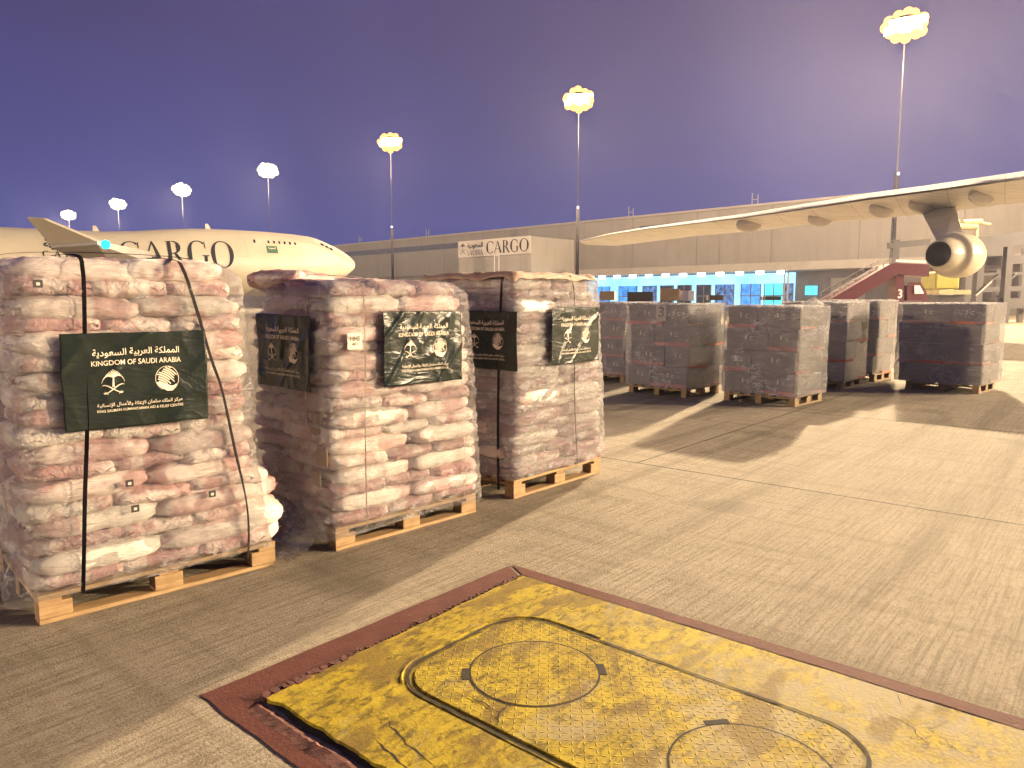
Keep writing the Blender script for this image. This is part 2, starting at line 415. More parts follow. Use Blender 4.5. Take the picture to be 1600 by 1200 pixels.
MT['amber_glare'] = emit('amber_glare_disc', (1.0,.45,.10), 3.0)  # glowing disc colour that imitates orange glare round the lamps
MT['straw_glare'] = emit('straw_glare_disc', (1.0,.78,.42), 4.0)  # glowing disc colour that imitates pale glare round the lamps
MT['halide'] = emit('halide_lens', (1.0,.84,.55), 30.0)
MT['tiny'] = emit('marker_lamp', (.9,.9,1.0), 6.0)
MT['mast_dark'] = simple('mast_painted_dark', (.018,.016,.018), .9, 0, .12, 3, 0, .05)
MT['mast_pale'] = simple('mast_galvanised', (.12,.11,.12), .8, 0, .1, 3, 0, .1)
MT['steel'] = simple('dark_steel', (.022,.020,.023), .5, .2, .2, 2)
MT['maroon'] = simple('maroon_paint', (.075,.010,.022), .4, 0, .15, 2)
MT['yellow_flat'] = simple('yellow_tank', (.30,.27,.03), .5, 0, .12, 2)
MT['cream_eq'] = simple('cream_machine', (.36,.31,.16), .5, 0, .2, 2)
MT['white_eq'] = simple('white_board', (.72,.74,.78), .5, 0, .06, 1)
MT['rubber'] = simple('tyre', (.02,.02,.02), .8)
MT['yellow'] = mat_yellow(True); MT['yellow_flatcrete'] = mat_yellow(False, 'worn_yellow_surround')
def mat_redpaint():
    M = Mat('red_border_paint'); f = M.noise(5, 6, .65); h = M.noise(70, 4, .7)
    c = M.ramp(f, [(.3, (.085,.027,.023)), (.7, (.130,.046,.037))])
    c = M.mix(M.ramp(M.noise(26, 5, .75), [(.60, (0,)*3), (.68, (.5,)*3)]), c, (.22,.17,.13))
    return M.base(c, .8, 0, M.bump(h, .6, .005), .2)
MT['redpaint'] = mat_redpaint()
MT['crust'] = simple('crumbled_red_edge', (.11,.04,.033), .85, 0, .45, 30, .01)
MT['gap'] = simple('dark_gap', (.016,.012,.008), .9, 0, .4, 20)  # flat near-black strips stand for grooves, gaps and cracks
def mat_kraft():
    M = Mat('crumpled_kraft'); f = M.noise(6, 6, .65, dist=.8)
    c = M.ramp(f, [(.3, (.22,.12,.09)), (.7, (.46,.35,.24))])
    return M.base(c, .55, 0, M.bump(f, .8, .03))
MT['kraft'] = mat_kraft()

# ------------------------------------------------------------------ flat lettering and emblems (2-D meshes that get wrapped on a surface)
AR = {'ا':(0xFE8D,0xFE8E),'أ':(0xFE83,0xFE84),'إ':(0xFE87,0xFE88),'د':(0xFEA9,0xFEAA),'ر':(0xFEAD,0xFEAE),'ز':(0xFEAF,0xFEB0),'و':(0xFEED,0xFEEE),'ة':(0xFE93,0xFE94),
      'ب':(0xFE8F,0xFE90,0xFE91,0xFE92),'ث':(0xFE99,0xFE9A,0xFE9B,0xFE9C),'س':(0xFEB1,0xFEB2,0xFEB3,0xFEB4),'ع':(0xFEC9,0xFECA,0xFECB,0xFECC),
      'غ':(0xFECD,0xFECE,0xFECF,0xFED0),'ك':(0xFED9,0xFEDA,0xFEDB,0xFEDC),'ل':(0xFEDD,0xFEDE,0xFEDF,0xFEE0),'م':(0xFEE1,0xFEE2,0xFEE3,0xFEE4),
      'ن':(0xFEE5,0xFEE6,0xFEE7,0xFEE8),'ي':(0xFEF1,0xFEF2,0xFEF3,0xFEF4),'1':(0xFEFB,0xFEFC),'2':(0xFEF9,0xFEFA),'3':(0xFEF7,0xFEF8)}
def shape_arabic(s):
    s = s.replace('لا','1').replace('لإ','2').replace('لأ','3'); out = []
    for i, ch in enumerate(s):
        if ch not in AR: out.append(ch); continue
        prev = i > 0 and s[i-1] in AR and len(AR[s[i-1]]) == 4
        nxt = len(AR[ch]) == 4 and i+1 < len(s) and s[i+1] in AR
        f = AR[ch]; out.append(chr(f[3] if prev and nxt else f[1] if prev else f[2] if nxt else f[0]))
    return ''.join(reversed(out))
def text2d(s, width, height, bold=0.0):
    c = bpy.data.curves.new('lettering', 'FONT'); c.body = s; c.offset = bold; c.resolution_u = 3; c.fill_mode = 'FRONT'
    o = bpy.data.objects.new('lettering', c); COL.objects.link(o); bpy.context.view_layer.update()
    m = bpy.data.meshes.new_from_object(o.evaluated_get(bpy.context.evaluated_depsgraph_get()))
    bpy.data.objects.remove(o); bpy.data.curves.remove(c)
    vs = [Vector((v.co.x, v.co.y)) for v in m.vertices]; fs = [tuple(p.vertices) for p in m.polygons]
    bpy.data.meshes.remove(m)
    x0 = min(v.x for v in vs); x1 = max(v.x for v in vs); y0 = min(v.y for v in vs); y1 = max(v.y for v in vs)
    sx = width/(x1-x0); sy = height/(y1-y0)
    return [((v.x-(x0+x1)/2)*sx, (v.y-(y0+y1)/2)*sy) for v in vs], fs
def band2d(pts, widths):
    V = []; Fc = []; N = len(pts)
    for i, p in enumerate(pts):
        a = Vector(pts[max(i-1,0)]); b = Vector(pts[min(i+1,N-1)]); d = (b-a).normalized(); n = Vector((-d.y, d.x)); p = Vector(p)
        V += [tuple(p+n*widths[i]/2), tuple(p-n*widths[i]/2)]
    for i in range(N-1): Fc.append((2*i, 2*i+1, 2*i+3, 2*i+2))
    return V, Fc
def merge2d(parts):
    V = []; Fc = []
    for v, f in parts:
        n = len(V); V += list(v); Fc += [tuple(n+i for i in q) for q in f]
    return V, Fc
def move2d(p, dx, dy, s=1.0, sx=None):
    return [(x*(sx or s)+dx, y*s+dy) for x, y in p[0]], p[1]
def palm2d():
    P = []
    P.append(band2d([(0,-.16),(.0,.02),(.0,.22)], [.085,.055,.05]))
    for k in range(11):
        t = (k-5)/5.0; A = Vector((0,.19)); B = Vector((t*.34, .54-.14*abs(t))); C = Vector((t*.44, .50-.52*abs(t)**1.6)); pts = []; wd = []
        for i in range(9):
            q = i/8; p = A*(1-q)**2 + B*2*q*(1-q) + C*q*q; pts.append(tuple(p)); wd.append(.004+.034*math.sin(PI*min(1,q*.85+.15)))
        P.append(band2d(pts, wd))
    for s in (-1, 1):
        key = [(-.43,-.10),(-.34,-.075),(-.22,-.11),(-.10,-.18),(.04,-.27),(.17,-.35),(.29,-.40)]
        P.append(band2d([(s*x, y) for x, y in key], [.006,.030,.042,.042,.036,.030,.034]))
        P.append(band2d([(s*.21,-.44),(s*.26,-.40),(s*.31,-.33)], [.022,.026,.022]))
        P.append(band2d([(s*.29,-.41),(s*.345,-.395),(s*.36,-.36)], [.04,.045,.02]))
    return merge2d(P)
def globe2d():
    P = []; N = 40
    ring = [(.46*math.cos(2*PI*i/N), .46*math.sin(2*PI*i/N)+.03) for i in range(-7, N-12)]
    P.append(band2d(ring, [.018]*len(ring)))
    r_ = random.Random(3)
    for k in range(9):
        d = -.34 + k*.085; hl = math.sqrt(max(.0, .42**2 - d*d)); 
        a = -hl + r_.uniform(0,.10); b = hl - r_.uniform(.02,.34)
        pts = []
        for i in range(7):
            s = a + (b-a)*i/6; yy = d + .07*math.cos(s/.42*PI/2)
            ca, sa = math.cos(R(-32)), math.sin(R(-32))
            pts.append((s*ca - yy*sa, s*sa + yy*ca + .05))
        if min(p[1] for p in pts) < -.24: pts = [p for p in pts if p[1] > -.20]
        if len(pts) > 2: P.append(band2d(pts, [.022+.035*math.sin(PI*min(1,.2+i/len(pts)*.75)) for i in range(len(pts))]))
    P.append(band2d([(-.46,-.10),(-.34,-.16),(-.18,-.25),(0,-.33),(.16,-.35),(.30,-.27),(.36,-.18)], [.01,.12,.21,.24,.19,.10,.02]))
    return merge2d(P)
def arc2d(cx, cy, rx, ry, a0, a1, thin, thick, n=26):
    V = []; Fc = []
    for i in range(n+1):
        t = R(a0 + (a1-a0)*i/n); w_ = thin + (thick-thin)*abs(math.cos(t))**1.3
        V += [(cx+rx*math.cos(t), cy+ry*math.sin(t)), (cx+(rx-w_)*math.cos(t), cy+(ry-thin)*math.sin(t))]
    for i in range(n): Fc.append((2*i, 2*i+1, 2*i+3, 2*i+2))
    return V, Fc
def poly(*pts): return list(pts), [tuple(range(len(pts)))]
def letter(ch):           # flared roman capitals, height 1; returns mesh, advance
    if ch == 'C': return merge2d([arc2d(.46,.5,.46,.52,48,318,.05,.19), poly((.74,.74),(.79,.66),(.79,.98),(.76,.98))]), .88
    if ch == 'G': return merge2d([arc2d(.46,.5,.46,.52,48,300,.05,.19), poly((.74,.74),(.79,.66),(.79,.98),(.76,.98)), poly((.70,.02),(.84,.08),(.84,.40),(.70,.40)), poly((.62,.40),(.92,.40),(.92,.44),(.62,.44))]), 1.0
    if ch == 'O': return arc2d(.5,.5,.5,.52,0,360,.05,.19,36), 1.1
    if ch == 'A': return merge2d([poly((.055,.04),(.12,.04),(.46,1.0),(.40,.98)), poly((.46,1.02),(.40,.98),(.66,.04),(.87,.04)), poly((.205,.32),(.61,.32),(.60,.36),(.22,.36)),
                                  poly((0,0),(.20,0),(.20,.03),(0,.03)), poly((.62,0),(.94,0),(.94,.03),(.62,.03))]), .98
    if ch == 'R': return merge2d([poly((.06,.03),(.22,.03),(.22,.97),(.06,.97)), poly((0,.97),(.36,.97),(.36,1),(0,1)), poly((0,0),(.30,0),(.30,.03),(0,.03)),
                                  arc2d(.30,.735,.30,.265,-90,90,.05,.19,14), poly((.22,.47),(.30,.47),(.30,.505),(.22,.505)), poly((.30,.47),(.44,.48),(.80,.02),(.64,.02)), poly((.62,-.01),(.86,-.01),(.86,.02),(.62,.02))]), .86
    if ch == 'S': return merge2d([arc2d(.30,.74,.26,.28,40,250,.04,.13,14), arc2d(.32,.27,.28,.29,-150,80,.04,.13,14)]), .68
    if ch == 'U': return merge2d([poly((.06,.35),(.19,.35),(.19,1),(.06,1)), arc2d(.41,.35,.35,.36,180,360,.04,.10,14), poly((.70,.35),(.76,.35),(.76,1),(.70,1))]), .90
    if ch == 'D': return merge2d([poly((.06,0),(.20,0),(.20,1),(.06,1)), arc2d(.20,.5,.56,.5,-90,90,.04,.14,16)]), .88
    if ch == 'I': return poly((.08,0),(.22,0),(.22,1),(.08,1)), .36
def word2d(s, width, height):
    x = 0; P = []
    for ch in s:
        p, adv = letter(ch); P.append(move2d(p, x, 0)); x += adv
    V, Fc = merge2d(P); x0 = min(v[0] for v in V); x1 = max(v[0] for v in V)
    return [((v[0]-(x0+x1)/2)*width/(x1-x0), (v[1]-.5)*height) for v in V], Fc
def slice2d(p, step):
    bm = bmesh.new(); vs = [bm.verts.new((x, y, 0)) for x, y in p[0]]
    for f in p[1]:
        try: bm.faces.new([vs[i] for i in f])
        except ValueError: pass
    for ax in (0, 1):
        lo = min(v.co[ax] for v in bm.verts); hi = max(v.co[ax] for v in bm.verts); n = int((hi-lo)/step)
        for k in range(1, n+1):
            pc = [0,0,0]; pc[ax] = lo + k*step; pn = [0,0,0]; pn[ax] = 1
            bmesh.ops.bisect_plane(bm, geom=bm.verts[:]+bm.edges[:]+bm.faces[:], plane_co=pc, plane_no=pn)
    bm.verts.index_update()
    V = [(v.co.x, v.co.y) for v in bm.verts]; Fc = [tuple(v.index for v in f.verts) for f in bm.faces]; bm.free()
    return V, Fc
def wrap(name, p, fn, mat, parent, step=None, thick=0):
    if step: p = slice2d(p, step)
    m = new_mesh(name, [fn(x, y) for x, y in p[0]], p[1], mat)
    return link(name, m, parent)

# ------------------------------------------------------------------ the setting: concrete apron
def sheet(name, x0, y0, x1, y1, z, mat, n=1):
    return new_mesh(name, [(x0,y0,z),(x1,y0,z),(x1,y1,z),(x0,y1,z)], [(0,1,2,3)], mat)
tag(link('ground', sheet('ground', -900, -300, 1100, 1500, 0, MT['apron'])), 'sunless beige brushed concrete apron with joints and stains', 'ground', kind='structure')

# building frame: local x runs along the front to the right, local y goes into the building
BO = Vector((-44, 186.5, 0)); BR = math.atan2(-.705, .709)
def bpt(x, y, z):
    c, s = math.cos(BR), math.sin(BR); return Vector((BO.x + x*c - y*s, BO.y + x*s + y*c, z))
bd = thing('cargo_terminal', 'long beige cargo terminal with dark ribbon windows and a blue lit loading canopy', 'building', BO, BR)
RX = 260
MB().box((-90,0,6.9),(RX,60,15.05)).build('upper_wall', MT['clad'], bd)
MB().box((-90,.6,0),(79,60,6.898)).build('lower_wall', MT['clad'], bd)
MB().box((79,.6,0),(RX,60,6.898)).build('dock_wall', MT['grey_wall'], bd)
MB().box((-90.3,-.25,15.05),(RX+.3,60.2,15.35)).build('roof_edge', MT['fascia'], bd)
o = MB().box((2.3,-.06,12.35),(59.1,-.003,13.45)).build('ribbon_window', MT['ribbon'], bd)
o = MB().box((91.5,-.06,12.75),(113,-.003,13.6)).build('ribbon_window', MT['ribbon'], bd)
# sign block
MB().box((59.2,-11,0),(77.5,-.002,12.2)).build('entrance_block', MT['clad_box'], bd)
sg = MB().box((59.25,-11.18,9.4),(77.45,-11.003,12.3)).build('sign_panel', MT['sign_face'], bd)
def on_sign(x0, z0): return lambda x, y: (x0+x, -11.24, z0+y)
wrap('sign_lettering', word2d('CARGO', 10.3, 2.1), on_sign(72.0, 10.85), MT['livery'], sg)
wrap('sign_lettering', word2d('SAUDIA', 4.2, .95), on_sign(63.9, 10.15), MT['livery'], sg)
wrap('sign_lettering', text2d(shape_arabic('السعودية'), 4.1, 1.2, .03), on_sign(63.9, 11.35), MT['livery'], sg)
wrap('palm_emblem', move2d(palm2d(), 0, 0, 2.0), on_sign(60.6, 10.9), MT['livery'], sg)
fr = MB()
for x in (69.9, 71.0): fr.box((x,-12.3,3.0),(x+.12,-12.2,9.2))
for z in (9.2, 3.0): fr.box((69.9,-12.3,z),(71.12,-12.2,z+.12))
fr.box((69.9,-12.3,0),(70.0,-12.2,3.0)); fr.box((71.0,-12.3,0),(71.1,-12.2,3.0))
tag(fr.build('ladder_frame', MT['white_eq'], None, loc=BO, rz=BR), 'tall narrow pale metal frame in front of the cargo sign block', 'frame')
# canopy
cn = MB().box((79,-5,5.62),(165,.0,6.7)).build('canopy', MT['fascia'], bd)
# lit interior strip under the canopy with door bays
MB().box((80,.3,.2),(117.5,.55,5.5)).build('lit_wall', MT['cyan_lit'], bd)
bays = [(82.2,3.2,0),(87.4,3.6,1),(92.2,2.6,2),(95.6,2.4,2),(98.8,2.4,2),(102.2,2.4,2),(105.4,3.0,2),(109.6,3.0,1),(113.2,2.8,3),(116.2,1.2,2)]
for x, w_, t in bays:
    mt = {0:MT['blue_lit'],1:MT['blue_lit'],2:(MT['glassdark'] if x < 105 and x > 95 else MT['blue_dim']),3:MT['winlit']}[t]
    dr = MB().box((x,.1,.15),(x+w_,.298,4.0)).build('dock_door', mt, bd)
    k = MB()
    for q in (0,.5,1): k.box((x+w_*q-.06,.0,.15),(x+w_*q+.06,.098,4.0))
    k.box((x-.1,0,2.2),(x+w_+.1,.098,2.35)); k.build('door_frame', MT['grey_wall'], dr)
for k in range(13):
    x = 81 + k*3.05
    lm = MB().box((x-.45,-4.5,5.15),(x+.45,-3.9,5.6)).build('canopy_lamp', MT['tube'], bd)
MB().box((119,.35,2.35),(120.6,.598,3.6)).build('lit_window', MT['winlit'], bd)
for x in (122.5,130,138,147): MB().box((x,.3,.1),(x+4.5,.598,4.6)).build('dock_shutter', MT['clad_box'], bd)
for x in (118.1,118.6): MB().box((x,-4.5,0),(x+.16,-4.34,5.61)).build('downpipe', MT['fascia'], bd)
for k in range(4):
    v = MB(); x = (8, 34, 88, 110)[k]
    v.box((x,1.5,15.36),(x+.1,1.6,17.2)); v.box((x+.9,1.5,15.36),(x+1.0,1.6,16.9)); v.box((x,1.5,16.2),(x+1,1.6,16.28))
    v.build('roof_rail', MT['clad_box'], bd)

# ------------------------------------------------------------------ masts
def mast(x, y, label, power, color, lens, heads, seen=True):
    top = CAMH + HH
    t = thing('floodlight_mast', label, 'light mast', (x, y, 0), 0, 'floodlight masts along the apron')
    MB().tube([(0,0,0),(0,0,13.0)], [.24,.19], 12).build('lower_pole', MT['mast_dark'], t, True)
    MB().tube([(0,0,13.0),(0,0,top+.6)], [.065,.04], 10).build('upper_pole', MT['mast_pale'], t, True)
    MB().tube([(.0,-.24,12.75),(.0,-.24,12.95)], [.09,.09], 8).build('marker_light', MT['tiny'], t)
    rk = MB().tube([(0,0,top+.5),(0,0,top+.7)], [.75,.75], 16)
    rk.beam((-1.5,-.3,top+.45),(1.5,-.3,top+.45),.1).beam((-1.5,.3,top+.45),(1.5,.3,top+.45),.1)
    rk.build('lamp_carrier', MT['mast_dark'], t)
    toc = Vector((-x, -y)).normalized()
    for k in range(heads):
        row = k % 2; a = (k//2-(heads/2-1)/2) + (.25 if row else -.25); side = Vector((toc.y, -toc.x)); c = Vector((0,0)) + side*a*.74 + toc*.55
        z = top + .22 - row*.66
        h = MB().beam((c.x-toc.x*.35, c.y-toc.y*.35, z+.22),(c.x, c.y, z),.66,.56).build('floodlight', MT['mast_dark'], t)
        p = Vector((c.x, c.y, z)) + Vector((toc.x*.06, toc.y*.06, -.03))
        MB().beam(p, p+Vector((toc.x,toc.y,-.5)).normalized()*.05,.74,.64).build('lens', lens, h)
    if True:  # added outer ring: these floodlights and lens discs imitate glare round the lamps
        for k in range(12):
            r_ = random.Random(int(x*7)+k); a = 2*PI*k/12+r_.uniform(-.12,.12); side = Vector((toc.y, -toc.x)); c = side*math.cos(a)*1.50*r_.uniform(.86,1.08) + toc*.35; z = top - .10 + math.sin(a)*1.05*r_.uniform(.8,1.12)
            h = MB().beam((c.x-toc.x*.3, c.y-toc.y*.3, z+.18),(c.x, c.y, z),.5,.44).build('floodlight', MT['mast_dark'], t)
            p = Vector((c.x, c.y, z)) + Vector((toc.x*.06, toc.y*.06, -.03))
            MB().tube([p, p+Vector((toc.x,toc.y,-.5)).normalized()*.05],.46,14).build('lens', MT['amber_glare'] if lens is MT['sodium'] else MT['straw_glare'], h)
    for L in lamp_light(0, 0, top-1.5, power, color, .55, (2-x, 8-y, 1.0-top) if x > 30 else None): L.parent = t; COL.objects.link(L)
    return t
names = {5:'nearest orange floodlight mast, top right behind the wing', 4:'orange floodlight mast just left of the wing tip', 3:'floodlight mast right of the jumbo nose',
         2:'floodlight mast behind the jumbo upper deck', 1:'floodlight mast behind the jumbo, above the big C', 0:'small distant floodlight mast right of the upturned wing tip', -1:'farthest floodlight mast, its lamps just behind the upturned wing tip',
         6:'floodlight mast out of frame right of the jet engine', 7:'second floodlight mast out of frame on the right', 8:'third floodlight mast out of frame on the right'}
PW = {5:2.3, 4:.42, 3:.26, 2:.22, 1:.20, 0:.25, -1:.25, 6:.35, 7:1.8, 8:3.2}
for i in range(-1, 9):
    mx = (1.439 + 1.105*(i-5))*HH; my = (2.822 - .9935*(i-5))*HH
    orange = i >= 3
    if i < 9: mast(mx, my, names[i], MAST_POWER*PW[i], WARM if orange else (1,.80,.52), MT['sodium'] if orange else MT['halide'], 8 if i >= 3 else 6)

# added unseen mast behind the camera, put in only to fill the shaded faces
FILL = mast(-185, -78, 'added unseen fill light mast behind the camera on the left', MAST_POWER*4.6, WARM, MT['sodium'], 8)
for o in FILL.children:
    if o.type == 'LIGHT' and o.data.type == 'SPOT': o.rotation_euler = Vector((.90, .40, -.12)).to_track_quat('-Z', 'Y').to_euler()
# ------------------------------------------------------------------ freighter aircraft on the left
NX, NY = -19.8, 93.8
ax = math.atan2(-.6, -.8)            # local x points from the nose to the tail
plane = thing('cargo_jumbo_jet', 'cream jumbo freighter on the left with dark CARGO lettering and humped upper deck', 'aircraft', (NX, NY, 0), ax)
ST = [(0,6.0,.02,.02,.02),(.25,6.0,.55,.55,.6),(.8,6.0,1.05,1.0,1.1),(1.6,5.95,1.6,1.5,1.7),(2.8,5.85,2.3,2.1,2.3),(4.2,5.75,2.95,2.6,2.75),(5.2,5.7,3.35,2.85,2.95),(6.2,5.65,3.62,3.0,3.05),(8,5.55,3.86,3.25,3.2),(11,5.5,4.02,3.4,3.25),(15,5.5,4.05,3.4,3.25),(19,5.5,3.95,3.4,3.25),
      (22,5.5,3.70,3.4,3.25),(25,5.5,3.35,3.4,3.25),(28,5.5,3.15,3.4,3.25),(32,5.5,3.1,3.4,3.25),(45,5.5,3.1,3.4,3.25),(52,5.6,3.0,3.1,3.1),(60,6.1,2.5,2.2,2.3),(66,6.6,1.7,1.3,1.4),(70,6.9,.7,.5,.5)]
def st(x):
    for a, b in zip(ST, ST[1:]):
        if a[0] <= x <= b[0]:
            t = (x-a[0])/(b[0]-a[0]); return [a[i]+(b[i]-a[i])*t for i in range(1,5)]
    return list(ST[-1][1:])
def fus(x, a, off=0.0):              # a = angle, 0 at the side facing the apron (local +y), 90 at the top
    zc, hu, hd, wd = st(x); c = math.cos(a); s = math.sin(a)
    h = hu if s > 0 else hd
    hump = max(0.0, hu-3.1)
    k = 1 - .10*hump*max(0, s)**2
    return ((x), (wd+off)*c*k, zc + (h+off)*s)
rows = []
xs = sorted(set([s[0] for s in ST] + [i*.5 for i in range(1,13)] + list(range(7,70))))
for x in xs: rows.append([fus(x, 2*PI*k/40) for k in range(41)])
MB().grid(rows).build('fuselage', MT['aircraft'], plane, True)
def side(x0, a0):                    # x to the right in the picture = towards the nose = -x local
    def fn(x, y):
        a = a0 + y/3.3; p = fus(x0 - x, a, .03); return p
    return fn
lt = wrap('livery_lettering', word2d('CARGO', 11.3, 2.55), side(21.4, R(16)), MT['livery'], plane, .45)
wrap('livery_lettering', word2d('SAUDIA', 5.4, 1.15), side(30.9, R(5)), MT['livery'], plane, .45)
wrap('livery_lettering', text2d(shape_arabic('السعودية'), 4.9, 1.3, .03), side(31.0, R(27)), MT['livery'], plane, .45)
for k in range(6): wrap('cabin_window', poly((-.11,-.17),(.11,-.17),(.11,.17),(-.11,.17)), side(11.6-k*.62, R(42)), MT['glassdark'], plane)
wrap('cabin_window', poly((-.12,-.2),(.12,-.2),(.12,.2),(-.12,.2)), side(13.2, R(42)), MT['glassdark'], plane)
fl = wrap('painted_flag', poly((-.62,-.38),(.62,-.38),(.62,.38),(-.62,.38)), side(11.4, R(27)), MT['flag'], plane)
wrap('flag_script', text2d(shape_arabic('السعودية'), .8, .26, .02), lambda x, y: fus(11.4-x, R(29)+y/3.3, .045), MT['print'], fl)
for k in range(3): wrap('cockpit_window', poly((-.26,-.22),(.24,-.22),(.2,.22),(-.2,.22)), side(5.0-k*.55, R(50-k*3)), MT['glassdark'], plane)
dr = wrap('door_outline', merge2d([poly((-.55,-1.0),(-.51,-1.0),(-.51,1.0),(-.55,1.0)), poly((.51,-1),(.55,-1),(.55,1),(.51,1)), poly((-.51,.96),(.51,.96),(.51,1),(-.51,1)), poly((-.51,-1),(.51,-1),(.51,-.96),(-.51,-.96))]), side(14.8, R(30)), MT['aircraft_grey'], plane, .5)
wrap('door_outline', merge2d([poly((-.55,-1.0),(-.51,-1.0),(-.51,1.0),(-.55,1.0)), poly((.51,-1),(.55,-1),(.55,1),(.51,1)), poly((-.51,.96),(.51,.96),(.51,1),(-.51,1))]), side(8.0, R(2)), MT['aircraft_grey'], plane, .5)
for x in (17.5, 28.5): MB().solid([(x,-.04,st(x)[0]+st(x)[1]+.55),(x+.3,-.04,st(x)[0]+st(x)[1]+.55),(x+.3,.04,st(x)[0]+st(x)[1]+.55),(x,.04,st(x)[0]+st(x)[1]+.55)],
        [(x-.3,-.06,st(x)[0]+st(x)[1]-.05),(x+.3,-.06,st(x)[0]+st(x)[1]-.05),(x+.3,.06,st(x)[0]+st(x)[1]-.05),(x-.3,.06,st(x)[0]+st(x)[1]-.05)]).build('antenna', MT['aircraft'], plane)
inv = plane.matrix_basis.inverted() if False else (Matrix.Translation((NX,NY,0)) @ Matrix.Rotation(ax, 4, 'Z')).inverted()
# wing that comes towards the apron, with its upturned tip
tA, tB = at(80,384,61), at(152,379,59.5)          # tip chord: trailing, leading
rA, rB = at(190,428,80), at(262,408,84)
tipA, tipB = at(43,340,59.5), at(70,342,59.0)
T_ = lambda p: inv @ Vector(p)
dz = Vector((0,0,.16))
wg = MB().solid([T_(tA)+dz,T_(tB)+dz,T_(rB)+dz*4,T_(rA)+dz*4],[T_(tA)-dz,T_(tB)-dz,T_(rB)-dz*5,T_(rA)-dz*5]).build('wing', MT['aircraft_grey'], plane)  # grey darker than the hull, standing in for the shaded underside
n_ = (T_(tipB)-T_(tA)).cross(T_(tB)-T_(tA)).normalized()*.12
MB().solid([T_(tA)+dz+n_,T_(tB)+dz+n_,T_(tipB)+n_,T_(tipA)+n_],[T_(tA)+dz-n_,T_(tB)+dz-n_,T_(tipB)-n_*.6,T_(tipA)-n_*.6]).build('winglet', MT['aircraft'], wg)
c_ = T_(at(165,382,59.0)); MB().tube([c_+Vector((0,0,z)) for z in (-.34,-.27,-.1,.1,.27,.34)],[.08,.24,.34,.34,.24,.08],14).build('navigation_light', MT['cyan'], wg, True)
MB().solid([(40,-3,5.2),(32,-3,5.0),(46,-26,6.4),(50,-26,6.4)],[(40,-3,4.2),(32,-3,4.0),(46,-26,6.2),(50,-26,6.2)]).build('wing', MT['wing_pale'], plane)
MB().solid([(68,-.12,18.5),(72,-.12,18.5),(72,.12,18.5),(68,.12,18.5)],[(57,-.25,8.0),(69,-.25,8.0),(69,.25,8.0),(57,.25,8.0)]).build('tail_fin', MT['livery'], plane)
for s in (-1,1): MB().solid([(62,s*1.2,7.6),(68,s*1.2,7.5),(71,s*9,8.4),(69,s*9,8.4)],[(62,s*1.2,7.2),(68,s*1.2,7.2),(71,s*9,8.25),(69,s*9,8.25)]).build('tailplane', MT['wing_pale'], plane)
for x, y in ((7.5,0),(33,-2),(33,2),(37,-2),(37,2)):
    g_ = MB().tube([(x,y,.6),(x,y,2.9)],.16,8).build('landing_gear', MT['aircraft_grey'], plane)
    MB().tube([(x,y-.55,.6),(x,y+.55,.6)],.6,16).build('wheel', MT['rubber'], g_)

# ------------------------------------------------------------------ airliner wing with engine on the right
WH = 6.3
te = [(905,378),(950,367),(1003,359),(1087,349),(1160,340.5),(1254,327),(1360,311),(1460,298),(1600,279),(1720,262)]
le = [(925,381),(965,383),(1010,377),(1087,366.5),(1181,358),(1254,347.5),(1366,336.5),(1442,330),(1600,309),(1720,296)]
wo_ = at_h(1490,300,0.01) if False else Vector((19.0, 31.5, 0))
rw = thing('airliner_wing', 'long pale airliner wing reaching in from the right with a jet engine under it', 'aircraft wing', wo_, 0)
TE = [at_h(x,y,WH)-wo_ for x,y in te]; LE = [at_h(x,y,WH)-wo_ for x,y in le]
m = MB(); rows = []
prof = [(0,0.10,-.02),(.08,.06,-.05),(.25,.10,-.16),(.5,.16,-.26),(.75,.17,-.26),(.93,.12,-.15),(1,0,0),(.93,.14,.12),(.75,.2,.24),(.5,.2,.27),(.25,.16,.30),(.09,.10,.26),(0,.10,.03)]
for i,(a,b) in enumerate(zip(TE,LE)):
    th = .45 + .75*min(1,i/6)
    r_ = []
    for t,_,z in prof:
        q = a.lerp(b,t); q.z += z*th*1.2; r_.append(q)
    rows.append(r_)
m.grid(rows); m.f.append(tuple(range(len(prof)))); 
m.build('wing_panel', MT['wing_pale'], rw, True)
# flap fairings, canoe bodies hanging under the trailing part of the wing
fore = Vector((math.sin(R(56)), math.cos(R(56)), 0))
def canoe(c, L, r, up=.55):
    rows = []
    for i in range(13):
        t = i/12; rad = r*(math.sin(PI*min(1,max(0,t)))**.6 if t > .3 else (math.sin(PI*.3)**.6)*(t/.3)**.42)
        cx = c + fore*(t*L) + Vector((0,0,.10*t)); rows.append([cx + Vector((fore.y*math.cos(a)*rad*.62, -fore.x*math.cos(a)*rad*.62, math.sin(a)*rad)) for a in [2*PI*k/16 for k in range(17)]])
    return MB().grid(rows)
for px, py, r in ((1150,348,.46),(1262,338,.44),(1358,323,.42),(1420,317,.40),(1514,303,.40)):
    c = at_h(px, py+3, WH-.34) - wo_
    canoe(c, 2.3, r).build('flap_fairing', MT['aircraft_grey'], rw, True)
